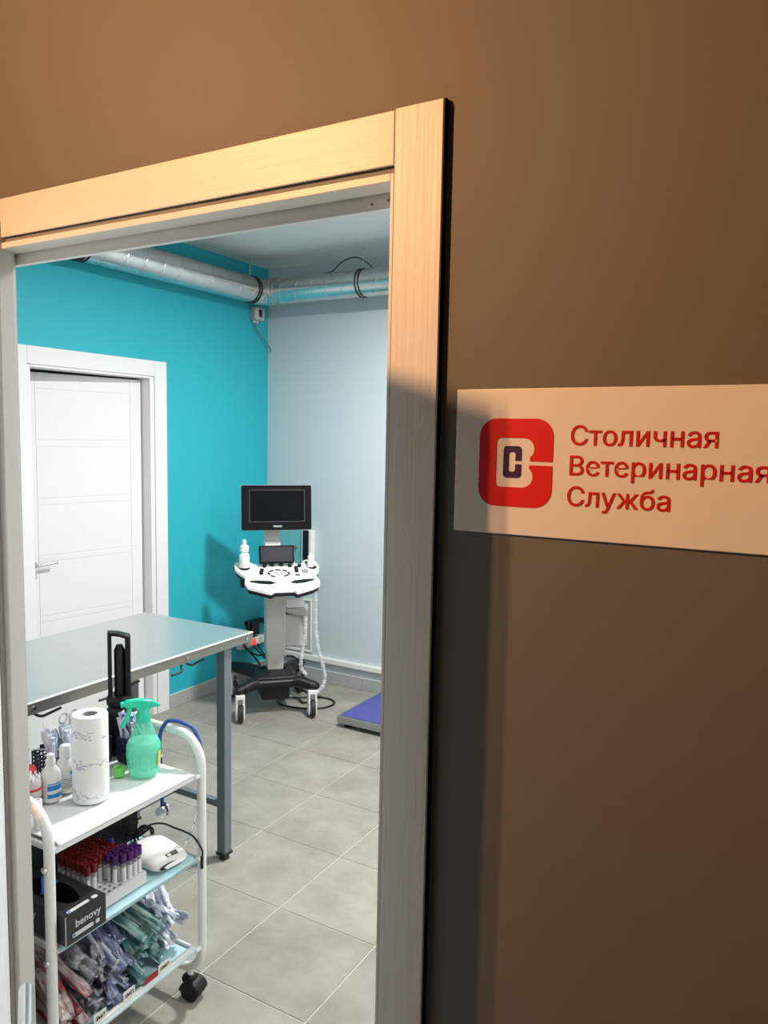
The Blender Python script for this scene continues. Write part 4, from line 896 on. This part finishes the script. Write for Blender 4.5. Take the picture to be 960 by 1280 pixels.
# tall black device
t = tth('black_device', 'tall black arched device standing at the back of the trolley', 'device', 0.452, 0.272, T1, 0.0); t.scale = (1.18, 1.18, 1.06)
RB = Matrix.Rotation(math.radians(-41), 4, 'Z')
G().lathe([(0.027, 0), (0.029, 0.01), (0.029, 0.10), (0.031, 0.115), (0.031, 0.125), (0.026, 0.132), (0.031, 0.140), (0.032, 0.155), (0.028, 0.165)], 28).obj('base', M_black, t)
g = G()
g.box(-0.006, 0.018, -0.027, -0.017, 0.16, 0.335, RB); g.box(-0.018, 0.018, 0.014, 0.027, 0.16, 0.325, RB)
g.prism([(-0.027, 0.335), (-0.026, 0.344), (0.0, 0.340), (0.027, 0.330), (0.027, 0.318), (0.0, 0.330)], -0.014, 0.018, RB @ Matrix(((0, 0, 1, 0), (1, 0, 0, 0), (0, 1, 0, 0), (0, 0, 0, 1))))
g.obj('arch', M_black, t, bev=0.003)
G().tube([RB @ Vector((0.0, 0.001, 0.165)), RB @ Vector((0.0, 0.001, 0.29)), RB @ Vector((0, 0.001, 0.305))], [0.013, 0.013, 0.007], 16).obj('inner_rod', M_black, t)
o = G().lathe([(0.0095, 0), (0.0100, 0.001), (0.0100, 0.069), (0.0095, 0.070), (0.005, 0.070), (0.005, 0.066)], 22).obj('white_tube', M_wplas, loc=TP(0.038, 0.088, T1)); tag(o, 'short white tube standing at the near corner of the trolley top', 'tube')

# stethoscope hung over the far end frame
t = tth('stethoscope', 'blue stethoscope hung over the far end rail of the trolley', 'stethoscope', 0.5, 0.15, 0)
def L5(u, v, z): return (-(v - 0.15), u - 0.5, z)
zt = 0.798
G().tube(bez([L5(.479, .132, .57), L5(.479, .134, .66), L5(.480, .142, .75), L5(.484, .138, .795), L5(.490, .122, .820), L5(.500, .110, .823), L5(.512, .080, .818), L5(.524, .050, .800), L5(.530, .030, .75), L5(.528, .020, .66), L5(.522, .022, .62)], 8), 0.0055, 10).obj('tubing', M_blueTube, t)
G().cyl(L5(.479, .139, .716), L5(.479, .139, .723), 0.0066, n=14).obj('white_ring', M_wplas, t)
c = G().tube([L5(.479, .132, .575), L5(.479, .132, .552)], 0.0042, 12).obj('chest_piece', M_chrome, t)
for s, r in ((1, 0.021), (-1, 0.017)):
    p0 = Vector(L5(.479, .132, .556)); d = Vector((0.35, s * 0.94, 0)).normalized(); G().tube([p0 + d * 0.004, p0 + d * 0.009, p0 + d * 0.014], [0.006, r, r * 0.95], 24).obj('disc', M_chrome, c)
for s in (0, 1):
    G().tube(bez([L5(.522, .022 + s * .004, .625), L5(.520, .014 + s * .02, .57), L5(.515, .020 + s * .028, .51), L5(.505, .035 + s * .034, .455)], 6), 0.0034, 8).obj('ear_tube', M_chrome, t)

# blood tubes in a white rack
RU0, RV0, SPC = 0.152, 0.024, 0.0172
NU, NV = 9, 9
rc = TP(RU0 + SPC * (NU - 1) / 2, RV0 + SPC * (NV - 1) / 2, T2)
rk = thing('tube_rack', 'white foam tube rack on the middle trolley shelf', 'rack', rc, TRZ)
W2, L2 = SPC * NV / 2 + 0.003, SPC * NU / 2 + 0.003
G().box(-W2, W2, -L2, L2, 0.0, 0.004).obj('base', M_foam, rk, bev=0.001)
g = G()   # top plate as a grid of bars that leaves real openings
for i in range(NU + 1):
    y = -L2 + 0.003 + SPC * i; g.box(-W2, W2, y - 0.0032, y + 0.0032, 0.024, 0.032)
for j in range(NV + 1):
    x = -W2 + 0.003 + SPC * j; g.box(x - 0.0032, x + 0.0032, -L2, L2, 0.0235, 0.0315)
g.obj('top_grid', M_foam, rk)['kind'] = 'stuff'
g = G()
for (x0, x1, y0, y1) in ((-W2, -W2 + .003, -L2, L2), (W2 - .003, W2, -L2, L2), (-W2 + .003, W2 - .003, -L2, -L2 + .003), (-W2 + .003, W2 - .003, L2 - .003, L2)): g.box(x0, x1, y0, y1, 0.004, 0.0235)
g.obj('side_wall', M_foam, rk)
def tube_proto(cap, label, group, z0):
    t = bpy.data.objects.new('blood_tube', None); COL.objects.link(t); tag(t, label, 'tube', group)
    G().lathe([(0.002, 0), (0.005, 0.003), (0.0058, 0.008), (0.0058, 0.088)], 10).obj('glass', M_glass, t)
    g = G(); g.lathe([(0.0082, 0.078), (0.0084, 0.080), (0.0084, 0.099), (0.0078, 0.101), (0.0055, 0.101), (0.005, 0.097)], 12); g.obj('cap', cap, t)
    G().lathe([(0.0062, 0.028), (0.0062, 0.066)], 10).obj('label', M_paper, t)
    return t
pr_ = tube_proto(M_capred, 'dark red capped blood tube in the white rack', 'red capped tubes in the rack', 0); pp_ = tube_proto(M_cappur, 'purple capped blood tube in the white rack', 'purple capped tubes in the rack', 0)
fr_, fp_ = True, True
for i in range(NU):
    for j in range(NV):
        u, v = RU0 + SPC * i, RV0 + SPC * j
        red = (j >= 3 and i <= 6) or (j == 2 and i in (0, 1)); pur = (not red) and i >= 4 and 0 <= j <= 2 and not (i == 4 and j == 0) and not (i == 8 and j == 2)
        if not (red or pur): continue
        src = pr_ if red else pp_
        if (red and fr_) or (pur and fp_): o = src
        else: o = copy_tree(src)
        if red: fr_ = False
        else: fp_ = False
        o.location = TP(u, v, T2 + 0.0042); o.rotation_euler = (random.uniform(-.03, .03), random.uniform(-.03, .03), random.uniform(0, 6))
t = copy_tree(pp_); t['label'] = 'single blue capped blood tube standing taller behind the purple caps'; del t['group']
for ch in t.children:
    if ch.name.startswith('cap'): ch.data = ch.data.copy(); ch.data.materials[0] = M_capblue
t.location = TP(RU0 + SPC * 7, RV0 + SPC * 5, T2 + 0.012); t.rotation_euler = (0.05, 0.02, 0)

# glove carton with a glove pulled out
gb = tth('glove_box', 'charcoal glove carton with white lettering at the near end of the middle shelf', 'box', 0.074, 0.085, T2 + 0.001)
bw, bl_, bh = 0.1150, 0.0575, 0.072
g = G()
g.box(-bw, bw, -bl_, -bl_ + .0015, 0, bh - .001); g.box(-bw, bw, bl_ - .0015, bl_, 0, bh - .001); g.box(-bw, -bw + .0015, -bl_ + .0015, bl_ - .0015, 0, bh - .001); g.box(bw - .0015, bw, -bl_ + .0015, bl_ - .0015, 0, bh - .001)
g.box(-bw + .0015, bw - .0015, -bl_ + .0015, bl_ - .0015, 0, 0.0015); g.obj('carton', M_gbox, gb)
g = G(); n = 32; cx_ = -0.005
E_ = [(cx_ + 0.088 * math.cos(2 * PI * i / n), 0.034 * math.sin(2 * PI * i / n)) for i in range(n)]
O_ = []
for i in range(n):
    a = 2 * PI * i / n; c, s = math.cos(a), math.sin(a); k = min(bw / max(abs(c), 1e-6), bl_ / max(abs(s), 1e-6)); O_.append((c * k, s * k))
for cxx, cyy in ((bw, bl_), (-bw, bl_), (-bw, -bl_), (bw, -bl_)):
    k = min(range(n), key=lambda i: (O_[i][0] - cxx) ** 2 + (O_[i][1] - cyy) ** 2); O_[k] = (cxx, cyy)
vo = [g.b.verts.new((x, y, bh)) for x, y in O_]; ve = [g.b.verts.new((x, y, bh)) for x, y in E_]; vd = [g.b.verts.new((x, y, bh - 0.003)) for x, y in E_]
for i in range(n):
    j = (i + 1) % n; g.b.faces.new((vo[i], vo[j], ve[j], ve[i])); g.b.faces.new((ve[i], ve[j], vd[j], vd[i]))
g.obj('top', M_gbox, gb)
G().box(-0.0005, 0.0006, -0.0009, 0.0005, 0.002, bh).obj('pale_edge_line', M_print, gb, loc=(bw, -bl_, 0))  # thin pale line down the near vertical edge
FX = Matrix(((0, 0, 1, bw + 0.0004), (1, 0, 0, 0), (0, 1, 0, 0), (0, 0, 0, 1)))   # text plane on the +x face
text('benovy', 0.072, FX @ Matrix.Translation((-0.030, 0.034, 0)), M_print, gb, weight=0.012, ext=0.0004)
G().prism(rrect(-0.040, 0.020, 0.012, 0.022, 0.005, 5), 0, 0.0005, FX).obj('print_pill', M_print, gb)
G().prism(rrect(0.026, 0.038, 0.0115, 0.0225, 0.0052, 5), 0, 0.0005, FX).obj('print_pill', M_print, gb)
G().prism([(-0.0345 + 0.0035 * math.cos(2 * PI * i / 14), 0.017 + 0.0035 * math.sin(2 * PI * i / 14)) for i in range(14)], 0.0005, 0.0008, FX).obj('print_dot', M_bluelab, gb)
FT = Matrix(((0, -1, 0, bw - 0.012), (1, 0, 0, 0), (0, 0, 1, bh), (0, 0, 0, 1)))
G().prism(rrect(-0.044, 0.018, -0.005, 0.005, 0.0048, 5), 0, 0.0005, FT).obj('print_pill', M_print, gb); G().prism(rrect(0.026, 0.042, -0.006, 0.006, 0.0058, 5), 0, 0.0005, FT).obj('print_pill', M_print, gb)
G().prism([(-0.038 + 0.0035 * math.cos(2 * PI * i / 14), 0.0035 * math.sin(2 * PI * i / 14)) for i in range(14)], 0.0005, 0.0008, FT).obj('print_dot', M_bluelab, gb)
FY = Matrix(((1, 0, 0, 0), (0, 0, -1, -bl_ - 0.0004), (0, 1, 0, 0), (0, 0, 0, 1)))
text('benovy', 0.095, FY @ Matrix.Translation((-0.085, 0.034, 0)), M_print, gb, weight=0.012, ext=0.0004)
o = G().grid(10, 12, lambda s, t: (-0.040 + 0.020 * (s - .5) + 0.006 * math.sin(t * 5 + s * 3), 0.006 + 0.030 * (s - 0.5) + 0.016 * t, 0.050 + 0.042 * t * (1 - .4 * s) + 0.004 * math.sin(s * 14) - 0.03 * (s - .5) ** 2)).obj('rubber_glove', M_glove, solid=0.0008)
o.location = TP(0.074, 0.085, T2 + 0.001); o.rotation_euler.z = TRZ; tag(o, 'blue rubber glove pulled halfway out of the glove carton', 'glove')

# white rounded device, its cable and the coiled black leads
t = tth('white_device', 'white rounded device with a tiny dark display on the middle shelf', 'device', 0.398, 0.066, T2, -0.12)
g = G(); n = 14
def dev(s, t_):
    return None
import mathutils
prof2 = [(0.0, 0.60), (0.006, 0.92), (0.013, 0.995), (0.020, 0.98), (0.028, 0.88), (0.034, 0.66), (0.037, 0.30)]
rings = []
for z, k in prof2:
    R_ = []
    for i in range(36):
        a = 2 * PI * i / 36; c, s = math.cos(a), math.sin(a); e_ = 0.55
        x = 0.080 * k * math.copysign(abs(c) ** e_, c) - 0.008; y = 0.062 * k * math.copysign(abs(s) ** e_, s)
        R_.append(g.b.verts.new((x, y, z * (1.0 - 0.22 * (x / 0.072)))))
    rings.append(R_)
for a, b in zip(rings, rings[1:]):
    for j in range(36): g.b.faces.new((a[j], a[(j + 1) % 36], b[(j + 1) % 36], b[j]))
g.b.faces.new(list(reversed(rings[0]))); g.b.faces.new(rings[-1]); g.obj('shell', M_wplas, t)
DM = Matrix.Translation((0.044, 0.010, 0.0275)) @ Matrix.Rotation(math.radians(26), 4, 'Y')
d_ = G().prism(rrect(-0.007, 0.007, -0.018, 0.018, 0.002, 3), -0.001, 0.0025, DM).obj('display', M_black, t)
G().prism(rrect(-0.004, 0.004, -0.014, -0.004, 0.002, 3), 0.0025, 0.003, DM).obj('button', M_greyplas, d_)
DM = Matrix.Translation((0.0665, -0.016, 0.0150)) @ Matrix.Rotation(math.radians(66), 4, 'Y')
G().prism([(0.007 * math.sin(2 * PI * i / 20) + 0.0, 0.030 * math.cos(2 * PI * i / 20)) for i in range(20)], -0.002, 0.0015, DM).obj('grip_inlay', M_black, t)
t = tth('charging_lead', 'black charging lead curling over the trolley edge by the right post', 'cable', 0.45, 0.1, T2)
def L6(u, v, z): return (-(v - 0.1), u - 0.45, z - T2)
G().tube(bez([L6(.425, .165, .505), L6(.450, .150, .520), L6(.470, .120, .523), L6(.480, .085, .515), L6(.484, .050, .512), L6(.484, .015, .505), L6(.481, -.018, .478), L6(.479, -.020, .455)], 8), 0.0028, 8).obj('lead', M_cable, t)
G().cyl(L6(.479, -.020, .460), L6(.479, -.019, .425), 0.0045, n=12).obj('plug', M_cable, t)
t = tth('coiled_lead', 'coil of black leads lying behind the white rounded device', 'cable', 0.440, 0.170, T2)
for k in range(5):
    c = Vector((random.uniform(-.012, .012), random.uniform(-.006, .006), 0.027)); tl_ = random.uniform(-.35, .35)
    G().tube([c + Matrix.Rotation(tl_, 3, 'Z') @ Vector((0.030 * math.cos(2 * PI * i / 22), 0.010 * math.sin(2 * PI * i / 22), 0.021 * math.sin(2 * PI * i / 22 + 0.4 * k))) for i in range(22)], 0.0028, 7, closed=True).obj('loop', M_cable, t)

# shelf tags on the bottom shelf
for body, u0, u1, lab in (('2МЛ', 0.112, 0.150, 'white shelf tag reading 2МЛ, nearest of the three tags on the bottom shelf'), ('5МЛ', 0.205, 0.243, 'white shelf tag reading 5МЛ, middle of the three tags on the bottom shelf'), ('10МЛ', 0.326, 0.370, 'white shelf tag reading 10МЛ, beside the plain red tag')):
    t = tth('shelf_tag', lab, 'tag', (u0 + u1) / 2, -0.003, Z3 + 0.008)
    G().box(-0.0006, 0.0006, -(u1 - u0) / 2, (u1 - u0) / 2, 0, 0.026).obj('card', M_paper, t)
    text(body, (u1 - u0) * 0.72, Matrix(((0, 0, 1, 0.0010), (1, 0, 0, -(u1 - u0) * 0.36), (0, 1, 0, 0.008), (0, 0, 0, 1))), M_black, t, weight=0.03)
o = G().box(-0.0006, 0.0006, -0.024, 0.024, 0, 0.018).obj('shelf_tag', mat('dark_red_card', (0.32, 0.02, 0.03), 0.5), loc=TP(0.300, -0.003, Z3 + 0.008), rotz=TRZ); tag(o, 'plain red shelf tag left of the 10МЛ tag', 'tag')

o = G().cyl(TP(0.199, 0.348, T1 + 0.0785) - TP(0.22, 0.31, T1), TP(0.250, 0.270, T1 + 0.0785) - TP(0.22, 0.31, T1), 0.0016, n=8).obj('swab_stick', M_paper, loc=TP(0.22, 0.31, T1))
tag(o, 'thin white stick lying across the rim of the navy basket', 'stick')
